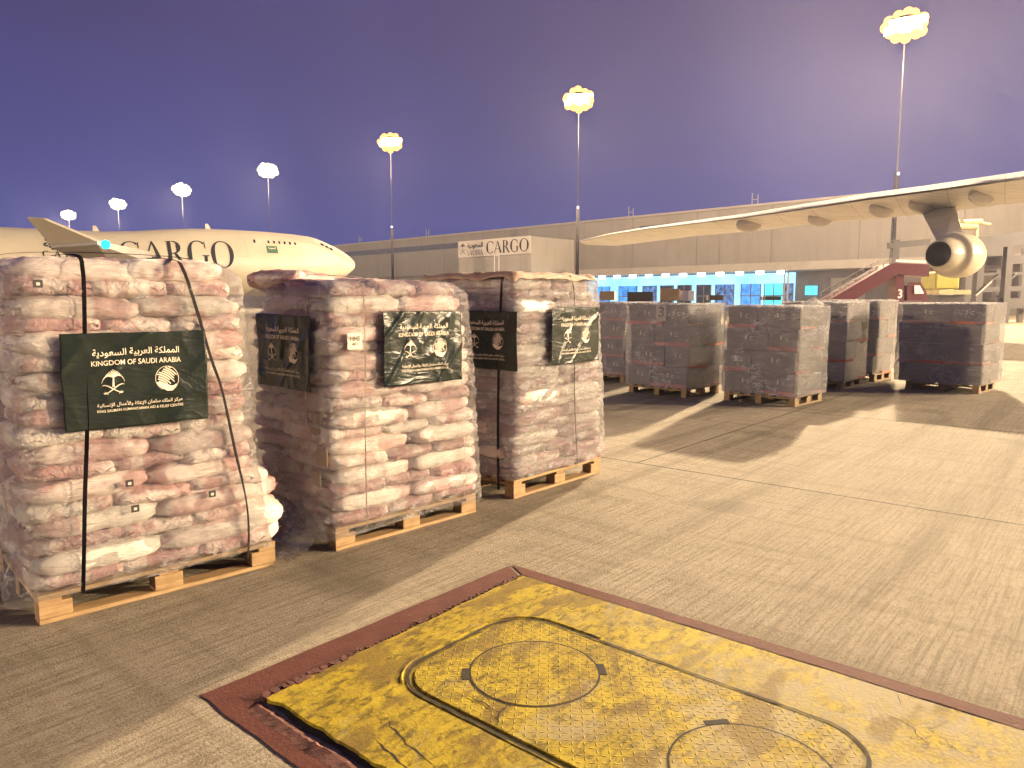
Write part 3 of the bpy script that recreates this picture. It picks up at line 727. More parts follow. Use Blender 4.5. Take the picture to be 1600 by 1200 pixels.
# engine: nozzle faces the apron, cowl behind it
ec = at(1466,397,30.0) - wo_
ea = (fore + Vector((0,0,.0))).normalized(); er = Vector((ea.y,-ea.x,0))
def ring(c, r, n=28): return [c + er*math.cos(2*PI*k/n)*r + Vector((0,0,math.sin(2*PI*k/n)*r)) for k in range(n+1)]
pr = [(0,.50),(.06,.56),(.5,.66),(.86,.74),(.87,.84),(1.05,.90),(1.5,.94),(2.0,.90),(2.3,.80),(2.34,.70),(2.1,.66)]
MB().grid([ring(ec+ea*d, r) for d, r in pr]).build('engine_cowl', MT['aircraft'], rw, True)
MB().grid([ring(ec+ea*d, r) for d, r in ((0.0,.50),(.9,.44),(.91,.02))]).build('exhaust_nozzle', MT['black'], rw, True)
MB().grid([ring(ec+ea*d, r) for d, r in ((2.1,.65),(1.8,.62),(1.81,.02))]).build('fan_face', MT['black'], rw, True)
pc = ec + Vector((0,0,.55))
pt = [ec+ea*.15+Vector((0,0,.52)), ec+ea*1.5+Vector((0,0,.88))]; pu = [at_h(1418,318,WH)-wo_, at_h(1478,316,WH)-wo_]
pu = [at_h(1440,322,WH-.1)-wo_, at_h(1486,318,WH-.1)-wo_]
q = er*.16
MB().solid([pu[0]+q,pu[1]+q,pu[1]-q,pu[0]-q],[pt[0]+q,pt[1]+q,pt[1]-q,pt[0]-q]).build('engine_pylon', MT['aircraft_grey'], rw)

# ------------------------------------------------------------------ machines and steelwork behind the cartons
Y0 = 37.0
def loc(px, py, Y=Y0, dy=0): p = at(px, py, Y); return Vector((p.x, p.y+dy, p.z))
lb = at(1408,470,Y0); lo_ = Vector((lb.x, Y0, 0))
ld = thing('maroon_belt_loader', 'maroon belt loader truck with its long boom raised toward the engine', 'loader', lo_)
def lx(px, py, dy=0.0): return loc(px, py, Y0) - lo_ + Vector((0,dy,0))
def slab(pts, d0, d1): # polygon in the picture plane given depth
    P = [lx(*p) for p in pts]; return MB().solid([p+Vector((0,d1,0)) for p in P],[p+Vector((0,d0,0)) for p in P])
slab([(1285,476),(1300,466),(1392,412),(1404,412),(1404,428),(1322,476)],0,1.3).build('sloping_boom', MT['maroon'], ld)
slab([(1404.2,411),(1452,413),(1452,432),(1404.2,429)],0,1.3).build('upper_platform', MT['maroon'], ld)
slab([(1402,429.2),(1414,429.6),(1414,500),(1402,500)],.1,1.0).build('mast_column', MT['maroon'], ld)
r_ = MB()
for k in range(9):
    x = 1300+k*11.5; y = 463-k*6.6
    r_.beam(lx(x,y),lx(x,y-6),.05); r_.beam(lx(x,y,1.3),lx(x,y-6,1.3),.05)
r_.beam(lx(1300,457),lx(1394,403),.05); r_.beam(lx(1300,457,1.3),lx(1394,403,1.3),.05)
r_.build('hand_rail', MT['aircraft_grey'], ld)
MB().beam(lx(1402,407,.2),lx(1450,409,.2),.12,.12).build('rail_light', MT['white_eq'], ld)
cb = slab([(1419,470),(1419,446),(1424,441),(1440,441),(1449,455),(1452,470)],.1,1.5).build('cab', MT['maroon'], ld)
slab([(1430,459),(1430,446),(1438,446),(1444,457),(1444,459)],.05,.098).build('cab_window', MT['white_eq'], cb)
slab([(1396,472),(1460,471),(1460,490),(1396,490)],.2,1.7).build('chassis', MT['maroon'], ld)
for px in (1402, 1450):
    for dy in (.1, 1.5): MB().tube([lx(px,500,dy)*1.0, lx(px,500,dy+.3)],.42,16).build('wheel', MT['rubber'], ld)
for o in ld.children:
    if o.name.startswith('wheel'):
        zc = sum(v.co.z for v in o.data.vertices)/len(o.data.vertices)
        for v in o.data.vertices: v.co.z += .42 - zc
wrap('painted_number', text2d('3', .22, .45, .02), lambda x, y: lx(1408,459)+Vector((x,.095,y)), MT['white_eq'], ld)

def picture_thing(name, label, cat, mat, pts, Y, depth, part=None):
    P = [at(px,py,Y) for px,py in pts]; cx = sum(p.x for p in P)/len(P)
    P = [Vector((p.x-cx, 0, p.z)) for p in P]
    o = MB().solid([p+Vector((0,depth,0)) for p in P], P).build(name, mat, None, loc=(cx,Y,0))
    return tag(o, label, cat)
tk = thing('yellow_tank', 'bright yellow tank unit under the jet engine with cream platform', 'tank', (at(1482,470,42).x, 42, 0))
t0 = Vector((at(1482,470,42).x, 42, 0))
b_ = MB(); A = at(1463,424,42)-t0; B = at(1499,452,42)-t0
b_.box((A.x,0,B.z),(B.x,1.6,A.z)).build('tank_body', MT['yellow_flat'], tk, bevel=.08)
A = at(1463,453,42)-t0; B = at(1512,460,42)-t0
MB().box((A.x,-.3,B.z),(B.x,1.8,A.z)).build('platform', MT['cream_eq'], tk)
A = at(1466,461,42)-t0; B = at(1506,480,42)-t0
MB().box((A.x,0,.45),(B.x,1.6,A.z)).build('frame', MT['steel'], tk)
for x in (A.x+.4, B.x-.4): MB().tube([(x,-.1,.4),(x,.2,.4)],.4,14).build('wheel', MT['rubber'], tk)

Yg = 52.0
g0 = Vector((at(1500,470,Yg).x, Yg, 0))
gt = thing('steel_dock_gantry', 'dark steel cargo dock gantry with columns and beams at the right edge', 'gantry', g0)
def gx(px, py, dy=0.0): return at(px, py, Yg) - g0 + Vector((0,dy,0))
def gbeam(name, p, q, w, h, mat=None, dy=0): return MB().beam(gx(*p,dy), gx(*q,dy), w, h).build(name, mat or MT['steel'], gt)
gbeam('beam', (1388,384),(1452,378), .35,.42)
gbeam('beam', (1500,384),(1600,372), .5,.9)
gbeam('beam', (1496,410),(1610,404), .5,.6, dy=.7)
for px in (1399, 1515, 1533, 1577): 
    a = gx(px, 375); z0 = a.copy(); z0.z = 0
    MB().beam(z0, a, .45 if px != 1399 else .38, .45).build('column', MT['steel'], gt)
for px in (1552, 1598, 1640):
    a = gx(px, 384, 2.5); z0 = a.copy(); z0.z = 0
    MB().beam(z0, a, .3, .3).build('column', MT['steel'], gt)
gbeam('brace', (1552,446),(1577,428), .12,.12, dy=1.0); gbeam('brace', (1580,446),(1605,426), .12,.12, dy=1.0)
gbeam('beam', (1545,428),(1640,426), .2,.2, dy=1.2); gbeam('beam', (1545,452),(1640,450), .3,.35, dy=1.2)
MB().box(tuple(gx(1520,420,1.5)),tuple(gx(1590,372,3.5))).build('machine_deck', MT['steel'], gt)
MB().box(tuple(gx(1555,482,0)),tuple(gx(1660,466,3))).build('lower_deck', MT['steel'], gt)
gbeam('stair_rail', (1520,462),(1545,440), .1,.1, MT['aircraft_grey'], -.3)
bdw = MB().box(tuple(gx(1504,462,3.6)),tuple(gx(1540,424,3.8))).build('white_screen', MT['white_eq'], gt)
pp = thing('yellow_pipe_rack', 'yellow pipe bundle behind the engine pylon above the dock', 'pipe rack', g0+Vector((0,1,0)))
for k,(a,b,r) in enumerate((((1490,345),(1512,344),.16),((1518,345),(1548,344),.20),((1548,347),(1562,348),.10),((1494,352),(1540,352),.24))):
    MB().tube([gx(*a),gx(*b)], r, 10).build('pipe', MT['cream_eq'], pp)
for px in (1500, 1540):
    a = gx(px,354); b = gx(px,374); MB().beam(b,a,.18).build('support', MT['cream_eq'], pp)
# ------------------------------------------------------------------ painted inspection hatch in the apron
HA = math.atan2(-.647, .763)
hx = Vector((0.0, 4.196, 0))
# local x along the far right edge, local y (negative) towards the left edge -> use y' = -b
def jag(x0, y0, x1, y1, amp, n, seed):
    out = []; L = math.hypot(x1-x0, y1-y0); nx_, ny_ = -(y1-y0)/L, (x1-x0)/L
    for i in range(n+1):
        t = i/n; q = t*L; d = amp*1.6*(noise.noise(Vector((q*5, seed*3.1, 0))) + .6*noise.noise(Vector((q*19, seed*1.7, 4))))
        out.append((x0+(x1-x0)*t+nx_*d, y0+(y1-y0)*t+ny_*d))
    return out
def strip(pa, pb, z): # quads between two polylines
    V = [(x,y,z) for x,y in pa] + [(x,y,z) for x,y in pb]; n = len(pa)
    return V, [(i, i+1, n+i+1, n+i) for i in range(n-1)]
LX = 4.6
red = MB()
outer = [(0,0),(LX,0),(LX,-1.904),(0,-1.904)]
for pa, pb in ((jag(0,0,LX,0,.004,160,1), jag(.15,-.085,LX-.15,-.085,.005,160,2)),
               (jag(0,0,0,-1.904,.003,60,3)[1:], jag(.15,-.085,.20,-1.78,.006,60,4)[1:]),
               (jag(0,-1.904,LX,-1.904,.006,160,5), jag(.20,-1.78,LX-.15,-1.76,.012,160,6))):
    v, f = strip(pa, pb, .004); n = len(red.v); red.v += v; red.f += [tuple(n+i for i in q) for q in f]
tag(red.build('painted_border', MT['redpaint'], None, loc=hx, rz=HA), 'dull red painted border round the yellow hatch', None, kind='structure')
ht = thing('inspection_hatch', 'yellow painted apron hatch with round tread plate lids inside a red border', 'hatch', hx, HA)
# flat dark sheet in place of a recess, then the slab proud of it
gp_ = MB(); v, f = strip(jag(.165,-.098,LX-.15,-.098,.004,80,7), jag(.20,-1.765,LX-.15,-1.765,.01,80,8), .006); gp_.v += v; gp_.f += f
gp_.build('edge_recess', MT['gap'], ht)
def slabpoly():
    P = []
    P += jag(.185,-.125,LX-.3,-.128,.004,150,9)
    P += jag(LX-.3,-.13,LX-.3,-1.72,.004,10,10)[1:]
    P += jag(LX-.3,-1.725,.235,-1.745,.011,200,11)[1:]
    P += jag(.235,-1.745,.185,-.125,.006,80,12)[1:-1]
    return P
sb_ = MB().prism(slabpoly(), .001, .020).build('yellow_slab', MT['yellow_flatcrete'], ht)
def rr(x0, y0, x1, y1, r, n=10):
    P = []
    for cx, cy, a0 in ((x1-r,y1-r,0),(x0+r,y1-r,90),(x0+r,y0+r,180),(x1-r,y0+r,270)):
        for k in range(n+1): a = R(a0+90*k/n); P.append((cx+r*math.cos(a), cy+r*math.sin(a)))
    return P
def loop_strip(P, w0, w1, z, amp=0, seed=0):
    r_ = random.Random(seed); Q = []
    # resample
    N = len(P); pts = []
    for i in range(N):
        a = Vector(P[i]); b = Vector(P[(i+1)%N]); n = max(1, int((b-a).length/.03))
        for k in range(n): pts.append(a.lerp(b, k/n))
    N = len(pts); A = []; B = []
    for i in range(N):
        d = (pts[(i+1)%N]-pts[i-1]).normalized(); nn = Vector((-d.y, d.x)); j = r_.uniform(-amp, amp)
        A.append(pts[i]+nn*(w0+j)); B.append(pts[i]-nn*(w1+r_.uniform(-amp, amp)))
    V = [(p.x,p.y,z) for p in A]+[(p.x,p.y,z) for p in B]
    return V, [(i,(i+1)%N,N+(i+1)%N,N+i) for i in range(N)]
cover = MB().prism(rr(.50,-1.335,2.12,-.545,.20), .0205, .0262).build('tread_plate', MT['yellow'], ht)
g1 = MB(); v, f = loop_strip(rr(.475,-1.36,2.145,-.52,.22), .006, .006, .0236, .003, 5); g1.v += v; g1.f += f
g1.build('groove', MT['gap'], ht)
g1 = MB(); v, f = loop_strip(rr(.45,-1.385,2.17,-.495,.24), .0, .010, .0238, .006, 6); g1.v += v; g1.f += f
# raised weld bead along the far and left rim
bead = MB(); pts = []
for k in range(15): a = R(90+70*k/14); pts.append((.69+.242*math.cos(a), -.735+.242*math.sin(a)))
pts = [(.95-.02*k, -.493) for k in range(13)] + pts + [(.448, -.70-.025*k) for k in range(19)]
for k in range(10): a = R(180+60*k/9); pts.append((.69+.242*math.cos(a), -1.14+.242*math.sin(a)))
dense = []
for p, q in zip(pts, pts[1:]):
    for j in range(3): t = j/3; dense.append((p[0]+(q[0]-p[0])*t, p[1]+(q[1]-p[1])*t))
bead.tube([(x+.004*noise.noise(Vector((i*.9,1,1))), y+.004*noise.noise(Vector((i*.9,7,1))), .0205+.002*noise.noise(Vector((i*1.1,3,3)))) for i,(x,y) in enumerate(dense)], [.0065+.0045*noise.noise(Vector((i*.8,9,2))) for i in range(len(dense))], 6)
bead.build('rim_bead', MT['yellow_flatcrete'], ht, True)
for cx, cy, hinges in ((.913,-.935,((-.192,-.19,-45),(.195,.185,135))),(1.86,-.985,((-.215,.195,-40+180),(.24,-.19,40)))):
    lid = MB().tube([(cx,cy,.0205),(cx,cy,.0290)], [.262,.262], 64).build('round_lid', MT['yellow'], ht)
    g2 = MB(); P = [(cx+.268*math.cos(2*PI*k/72), cy+.268*math.sin(2*PI*k/72)) for k in range(72)]
    v, f = loop_strip(P, .0035, .0045, .0275, .0008, 3); g2.v += v; g2.f += f; g2.build('lid_groove', MT['gap'], lid)
    for dx, dy, a in hinges:
        c, s = math.cos(R(a)), math.sin(R(a)); q = [(-.045,-.012),(.045,-.012),(.045,.016),(-.045,.016)]
        ax_ = math.atan2(dy, dx)+PI/2; c, s = math.cos(ax_), math.sin(ax_); k = .285/math.hypot(dx,dy)
        MB().prism([(cx+dx*k+x*c-y*s, cy+dy*k+x*s+y*c) for x,y in q], .0262, .0282).build('lid_notch', MT['gap'], lid)
def crack(pts, w, seed, name, parent, z):
    r_ = random.Random(seed); P = []
    for a, b in zip(pts, pts[1:]):
        n = max(2, int(math.dist(a,b)/.015))
        for k in range(n): t = k/n; P.append((a[0]+(b[0]-a[0])*t, a[1]+(b[1]-a[1])*t))
    P.append(pts[-1]); P = [(x+.012*noise.noise(Vector((i*.35,seed,0))), y+.012*noise.noise(Vector((i*.35,seed,5)))) for i,(x,y) in enumerate(P)]
    ww = [max(.0008, w*math.sin(PI*(i+.5)/len(P))*r_.uniform(.5,1.2)) for i in range(len(P))]
    v, f = band2d(P, ww); link(name, new_mesh(name, [(x,y,z) for x,y in v], f, MT['gap']), parent)
crack([(.99,-1.20),(1.02,-1.28),(1.06,-1.34)], .008, 1, 'seam', cover, .0292); crack([(.81,-1.25),(1.0,-1.257)], .008, 2, 'seam', cover, .0292)
crack([(1.12,-.72),(1.20,-.66)], .003, 3, 'seam', cover, .0292)
for k, (p, w_) in enumerate((([(.70,-1.55),(.86,-1.60),(1.05,-1.63)], .009), ([(.78,-1.66),(1.0,-1.70)], .010), ([(2.05,-.30),(2.2,-.36),(2.28,-.47)], .004), ([(2.1,-.14),(2.13,-.22)], .004), ([(2.3,-.2),(2.25,-.33),(2.4,-.45)], .003))):
    crack(p, w_, 4+k, 'crack', ht, .0206)
# crumbled red mortar along the left rim
cm_ = MB(); r_ = random.Random(21)
for i in range(420):
    t = r_.random(); a = Vector((.150,-.10)).lerp(Vector((.205,-1.77)), t); s_ = r_.uniform(.002,.008)*(1+.6*(t>.75))
    x = a.x + r_.gauss(.018,.012); y = a.y; z = .004
    cm_.box((x-s_,y-s_*r_.uniform(.5,1.4),z),(x+s_,y+s_,z+s_*1.7))
cm_.build('crumbled_edge', MT['crust'], ht)
cm_ = MB()
rows = []
for i in range(170):
    t = i/169; x = .24+t*2.6; y = -1.80 + .022*noise.noise(Vector((x*6,2,2)))+r_.uniform(-.003,.003)
    hh = .007*max(-.3,noise.noise(Vector((x*7,8,8)))+.7*noise.noise(Vector((x*31,8,8)))); rows.append([(x,y-.040-r_.random()*.012,.0045),(x,y-.022-r_.random()*.006,.0065+hh*.6),(x,y-.004+r_.random()*.006,.009+hh+r_.random()*.003),(x,y+.010+r_.random()*.006,.0065)])
cm_.grid(rows).build('lifted_mortar', MT['crust'], ht)

# ------------------------------------------------------------------ pallets
def pallet_mesh_boards(t, Lx, Ly, mt):
    W = .1; n = 7
    for i in range(n):
        y = (Ly-.1)*i/(n-1); MB().box((0,y,.122),(Lx,y+.1,.144)).build('deck_board', mt, t, bevel=.002)
    for i in range(3):
        x = (Lx-.1)*i/2; MB().box((x,.002,.100),(x+.1,Ly-.002,.1215)).build('cross_board', mt, t, bevel=.002)
    for j in range(3):
        y = (Ly-.1)*j/2
        for i in range(3):
            x = (Lx-.145)*i/2; MB().box((x,y+.003,.0225),(x+.145,y+.097,.0995)).build('block', mt, t, bevel=.003)
        MB().box((0,y,.0),(Lx,y+.1,.022)).build('bottom_board', mt, t, bevel=.002)
def copy_tree(o, parent=None):
    c = o.copy(); COL.objects.link(c)
    if parent: c.parent = parent
    for ch in [x for x in bpy.data.objects if x.parent == o]: copy_tree(ch, c)
    return c
def heading(h): return R(90-h)

# ------------------------------------------------------------------ sacks
def sack_mesh(seed, mat):
    r_ = random.Random(seed); L, W_, T = .635, .44, .118
    nx, ny, nz = 26, 16, 6; V = {}; verts = []; faces = []
    def vid(i, j, k):
        key = (i,j,k)
        if key not in V:
            x, y, z = 2*i/nx-1, 2*j/ny-1, 2*k/nz-1
            ox = (abs(x)**8+abs(y)**8)**(1/8) if (x or y) else 0
            r = (ox**4.6+abs(z)**4.6)**(1/4.6); mx = max(abs(x),abs(y),abs(z)); s = mx/r if r else 0
            X, Y, Z = x*s, y*s, z*s
            Z *= 1 - .42*abs(x)**5*(1-.25*r_.random()); Y *= 1 - .07*abs(x)**4
            q = Vector((X*3+seed*7, Y*3, Z*2)); 
            n1 = noise.noise(q*1.3)*.010; rid = (abs(math.sin(Y*17+seed+noise.noise(q)*3))-.5)*.013*abs(X)**3
            n2 = noise.noise(Vector((X*9+seed, Y*14, Z*9)))*.005
            verts.append((X*L/2 + n2*.8, Y*W_/2 + noise.noise(q+Vector((5,5,5)))*.010 + n2, Z*T/2 + n1 + rid*(1 if Z > 0 else -.5) + n2*.6))
            V[key] = len(verts)-1
        return V[key]
    for k in (0, nz):
        for i in range(nx):
            for j in range(ny): q = [vid(i,j,k), vid(i+1,j,k), vid(i+1,j+1,k), vid(i,j+1,k)]; faces.append(q if k else q[::-1])
    for j in (0, ny):
        for i in range(nx):
            for k in range(nz): q = [vid(i,j,k), vid(i+1,j,k), vid(i+1,j,k+1), vid(i,j,k+1)]; faces.append(q if j == 0 else q[::-1])
    for i in (0, nx):
        for j in range(ny):
            for k in range(nz): q = [vid(i,j,k), vid(i,j+1,k), vid(i,j+1,k+1), vid(i,j,k+1)]; faces.append(q[::-1] if i == 0 else q)
    # stitched seam flaps at both ends
    for s in (-1, 1):
        n0 = len(verts); m_ = 18
        for j in range(m_+1):
            y = -.175 + .35*j/m_; zz = .010*math.sin(j*1.3+seed) + noise.noise(Vector((y*20,seed,s)))*.012
            verts.append((s*(L/2-.030), y, zz*.4)); verts.append((s*(L/2+.004+.010*noise.noise(Vector((y*30,seed,s)))), y*1.03, zz-.006))
        for j in range(m_): faces.append((n0+2*j, n0+2*j+1, n0+2*j+3, n0+2*j+2))
    return new_mesh('sack', verts, [tuple(f) for f in faces], mat, True)
SACKS = {k: [sack_mesh(s+o_, MT['sack_'+k]) for s in range(5)] for k, o_ in (('white',0),('pink',10),('pale',20))}
ORD = ['bottom','second','third','fourth','fifth','sixth','seventh','eighth','ninth','tenth','eleventh','twelfth','thirteenth','fourteenth','fifteenth','sixteenth','seventeenth','eighteenth']
def sack_pallet(pname, corner, hd, n, wlow, wmid, wtop, depth, seed, lab, cnt_label=None):
    rz = heading(hd); c = Vector((corner[0], corner[1], 0)); r_ = random.Random(seed)
    def to_w(x, y, z): return (c.x + x*math.cos(rz) - y*math.sin(rz), c.y + x*math.sin(rz) + y*math.cos(rz), z)
    LH = (1.0*pname[1] - .144)/n
    for k in range(n):
        t = k/(n-1); W_ = wlow + (wmid-wlow)*min(1,t/.35) if t < .35 else wmid + (wtop-wmid)*((t-.35)/.65)**1.2
        D = depth*(1-.06*t**3); sh = r_.uniform(-.016,.016); inset = .06*max(0,(t-.88)/.12)
        slots = []
        fl = k % 2
        y3 = (0, .6) if fl == 0 else (.4, 1.0); y2 = (.6, 1.0) if fl == 0 else (0, .4)
        for i in range(3): slots.append(((i+.5)/3, (y3[0]+y3[1])/2, 90, ('left','middle','right')[i], 'end-on'))
        for i in range(2): slots.append(((i+.5)/2, (y2[0]+y2[1])/2, 0, ('left','right')[i], 'lengthwise'))
        for fx, fy, a, pos, how in slots:
            front = fy < .5
            pick = r_.random(); kind = 'white' if pick < .42 else 'pink' if pick < .72 else 'pale'
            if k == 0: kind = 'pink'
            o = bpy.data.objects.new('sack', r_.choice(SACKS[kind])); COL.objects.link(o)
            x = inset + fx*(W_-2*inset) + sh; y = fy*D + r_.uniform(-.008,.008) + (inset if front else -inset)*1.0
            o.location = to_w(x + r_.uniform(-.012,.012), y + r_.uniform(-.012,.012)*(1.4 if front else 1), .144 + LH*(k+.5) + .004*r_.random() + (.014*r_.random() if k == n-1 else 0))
            sx = (W_/1.2) ; flip = PI if r_.random() < .5 else 0
            o.rotation_euler = (r_.uniform(-.045,.045), r_.uniform(-.05,.05), rz + R(a) + r_.uniform(-.06,.06) + flip)
            o.scale = ((D if a == 90 else sx)*1.01, (sx if a == 90 else D)*1.03, LH/.090*r_.uniform(1.06,1.18))
            cw = {'white':'off-white woven sack','pink':'pink woven sack','pale':'pale pink streaked sack'}[kind]
            pl = ('front ' if front else 'rear ') + pos
            tag(o, f'{cw}, {pl}, {ORD[k]} layer, {lab}', 'sack', 'sacks stacked and wrapped on three pallets')
    return to_w, rz, LH

NP = [('P', 1.735), ('P', 1.655), ('P', 1.725)]
LAB = ['on the nearest left pallet', 'on the middle pallet with paper note', 'on the pallet under brown paper sheet']
SP = [dict(corner=(-2.266,3.378), hd=46.5, n=18, w=(1.14,1.07,1.03), d=1.0, seed=11),
      dict(corner=(-1.094,4.43), hd=43.8, n=17, w=(1.20,1.17,1.09), d=.98, seed=22),
      dict(corner=(0.015,5.648), hd=41.0, n=18, w=(1.22,1.18,1.06), d=.98, seed=33)]
PLB = ['weathered wooden pallet under the nearest left sack stack', 'wooden pallet under the middle sack stack', 'yellowish wooden pallet under the far sack stack beside the cartons']
first_pallet = None; TW = []
for i, s in enumerate(SP):
    rz = heading(s['hd'])
    if first_pallet is None:
        first_pallet = t = thing('wooden_pallet', PLB[i], 'pallet', (*s['corner'], 0), rz, 'wooden pallets under the cargo')
        pallet_mesh_boards(t, 1.2, 1.0, MT['wood']); bpy.context.view_layer.update()
    else:
        t = copy_tree(first_pallet); t.location = (*s['corner'], 0); t.rotation_euler = (0,0,rz); t['label'] = PLB[i]
    TW.append(sack_pallet(NP[i], s['corner'], s['hd'], s['n'], *s['w'], s['d'], s['seed'], LAB[i]))

# loose sacks on top of the middle stack and slumping at the right foot of the nearest stack
def loose(i, x, y, z, a, kind, label, ry=0, sc_=(1,1,1), rx=0):
    tw, rz, _ = TW[i]; o = bpy.data.objects.new('sack', SACKS[kind][(int(x*10)+int(y*10)) % 5]); COL.objects.link(o)
    o.location = tw(x,y,z); o.rotation_euler = (rx, ry, rz+R(a)); o.scale = sc_
    tag(o, label, 'sack', 'loose sacks at the stacks')
loose(1, .22, .80, 1.68, 20, 'pink', 'pink sack lying loose on top of the middle stack, back left corner', .05, (.8,1,1.2))
loose(1, .62, .84, 1.655, -10, 'pale', 'pale sack lying loose on top of the middle stack, behind the film', -.03, (.8,1,1))
loose(0, .95, .22, .215, 4, 'pale', 'streaked sack bulging out at the right foot of the nearest stack, lowest', .05, (.98,.95,1.35))
loose(0, .97, .20, .345, -5, 'white', 'white sack bulging out at the right foot of the nearest stack, second up', .06, (1.0,.95,1.45), .12)
loose(0, .95, .24, .470, 6, 'pale', 'streaked sack slumping at the right edge of the nearest stack, knee high', .10, (1.0,.9,1.4), -.1)
loose(0, .90, .23, .580, -3, 'white', 'white sack slumping at the right edge of the nearest stack, above knee', .16, (1.0,.92,1.2))
loose(1, -.10, .72, .07, 60, 'pink', 'pink sack fallen on the ground left of the middle pallet', .0, (.75,.8,1.1))

# ------------------------------------------------------------------ stretch film round a stack: a closed skirt that follows the layers
def film(name, label, corner, hd, prof, dpt, z0, z1, mat, seed, LH=.09, amp=.008, nper=220, nz=130, loose_left=0.0, top=False, roundr=.07, off=.040, y0=-.0, group=None, cat='stretch film'):
    rz = heading(hd); rows = []
    for j in range(nz+1):
        z = z0 + (z1-z0)*j/nz; t = j/nz; W_ = prof(t); D = dpt
        ins = roundr*1.3*max(0,(t-.93)/.07)**2 if top else 0
        x0, x1, ya, yb = -off+ins, W_+off-ins, -off+y0+ins, D+off-ins; r = roundr
        rows.append((x0,x1,ya,yb,r,z,t))
    x0,x1,ya,yb,r,_,_ = rows[nz//2]; nx_ = int(nper*(x1-x0)/(2*(x1-x0+yb-ya))); ny_ = int(nper*(yb-ya)/(2*(x1-x0+yb-ya))); nc = 5
    G = []
    for (x0,x1,ya,yb,r,z,t) in rows:
        P = []
        def seg(a,b,n,nn):
            for i in range(n): q = i/n; P.append((a[0]+(b[0]-a[0])*q, a[1]+(b[1]-a[1])*q, nn[0], nn[1]))
        def cor(cx,cy,a0):
            for i in range(nc): a = R(a0+90*i/nc); P.append((cx+r*math.cos(a), cy+r*math.sin(a), math.cos(a), math.sin(a)))
        seg((x0+r,ya),(x1-r,ya),nx_,(0,-1)); cor(x1-r,ya+r,-90); seg((x1,ya+r),(x1,yb-r),ny_,(1,0)); cor(x1-r,yb-r,0)
        seg((x1-r,yb),(x0+r,yb),nx_,(0,1)); cor(x0+r,yb-r,90); seg((x0,yb-r),(x0,ya+r),ny_,(-1,0)); cor(x0+r,ya+r,180)
        row = []
        lay = abs(math.sin(PI*(z-.144)/LH))**.7
        for (x,y,nx2,ny2) in P:
            v = Vector((x*1.0+seed, y, z)); s_ = x*ny2*-1 + y*nx2
            d = amp*1.2*noise.noise(v*3) - .010*(1-lay)
            rg = 1-2*abs(noise.noise(Vector((s_*4+z*3+seed, z*16-s_*6, seed*.3))))
            d += amp*.8*rg*rg + amp*.45*noise.noise(v*22)
            if loose_left and nx2 < -.5:
                d += loose_left*max(0, (1-t))*(.5+.9*abs(noise.noise(Vector((y*5,z*2.2+y*3,seed))))) 
            edge = .02*noise.noise(Vector((s_*3,seed,0))) if t < .02 or (t > .98 and not top) else 0
            row.append((x+nx2*d, y+ny2*d, z+edge))
        row.append(row[0]); G.append(row)
    m = MB().grid(G)
    if top:
        cx = sum(p[0] for p in G[-1])/len(G[-1]); cy = sum(p[1] for p in G[-1])/len(G[-1]); prev = G[-1]; rings = [prev]
        for q in (.12,.3,.5,.7,.9,.999):
            rings.append([(p[0]+(cx-p[0])*q, p[1]+(cy-p[1])*q, p[2]+.018*(1-(1-q)**2)+.012*noise.noise(Vector((p[0]*5+q*3,p[1]*5,seed)))) for p in prev])
        m.grid(rings)
    o = m.build(name, mat, None, True, loc=(corner[0],corner[1],0), rz=rz)
    tag(o, label, cat, group or 'clear film wrapped round the sack stacks'); return o
def wprof(w): return lambda t: (w[0] + (w[1]-w[0])*min(1,t/.35)) if t < .35 else w[1] + (w[2]-w[1])*((t-.35)/.65)**1.2
S0, S1, S2 = SP
film('stretch_film', 'loose clear film wrapped round the nearest left stack, baggy on its dark left side', S0['corner'], S0['hd'], wprof(S0['w']), 1.0, .13, 1.755, MT['film'], 3.1, .0884, .010, 200, 110, .10, True)
film('stretch_film', 'tight creased film round the middle stack, glittering at its right edge', S1['corner'], S1['hd'], wprof(S1['w']), .98, .10, 1.675, MT['film'], 8.7, .0889, .012, 200, 110, .09, True)
film('stretch_film', 'bright glittering film round the far sack stack beside the cartons', S2['corner'], S2['hd'], wprof(S2['w']), .98, .16, 1.72, MT['film_loose'], 14.2, .0878, .010, 200, 110, .0, False)

# ------------------------------------------------------------------ straps, string and banners
def local(i): s = SP[i]; return (s['corner'][0], s['corner'][1], 0), heading(s['hd'])
def strap(i, pts, name, label, cat, mat, w_=.019, th=.0025, group='packing straps round the sack stacks'):
    P = [Vector(p) for p in pts]; V = []; Fc = []
    # smooth resample
    Q = []
    for k in range(len(P)-1):
        p0, p1, p2, p3 = P[max(k-1,0)], P[k], P[k+1], P[min(k+2,len(P)-1)]
        for j in range(8):
            t = j/8; Q.append(.5*((2*p1)+(p2-p0)*t+(2*p0-5*p1+4*p2-p3)*t*t+(3*p1-p0-3*p2+p3)*t**3))
    Q.append(P[-1]); m = MB()
    c = Vector((.55,.5,.9))
    for k, q in enumerate(Q):
        d = (Q[min(k+1,len(Q)-1)]-Q[max(k-1,0)]).normalized(); out = (q-c)
        if abs(d.z) > .6: out.z = 0
        side_ = d.cross(out).normalized(); nn = side_.cross(d).normalized()
        tw = .25*noise.noise(Vector((k*.15,i,w_*90)))
        a = (side_*math.cos(tw)+nn*math.sin(tw))*w_/2; b = nn*th/2
        V += [tuple(q-a-b), tuple(q+a-b), tuple(q+a+b), tuple(q-a+b)]
    for k in range(len(Q)-1):
        for j in range(4): Fc.append((4*k+j, 4*k+(j+1)%4, 4*k+4+(j+1)%4, 4*k+4+j))
    m.v = V; m.f = Fc; l, rz = local(i)
    return tag(m.build(name, mat, None, loc=l, rz=rz), label, cat, group)
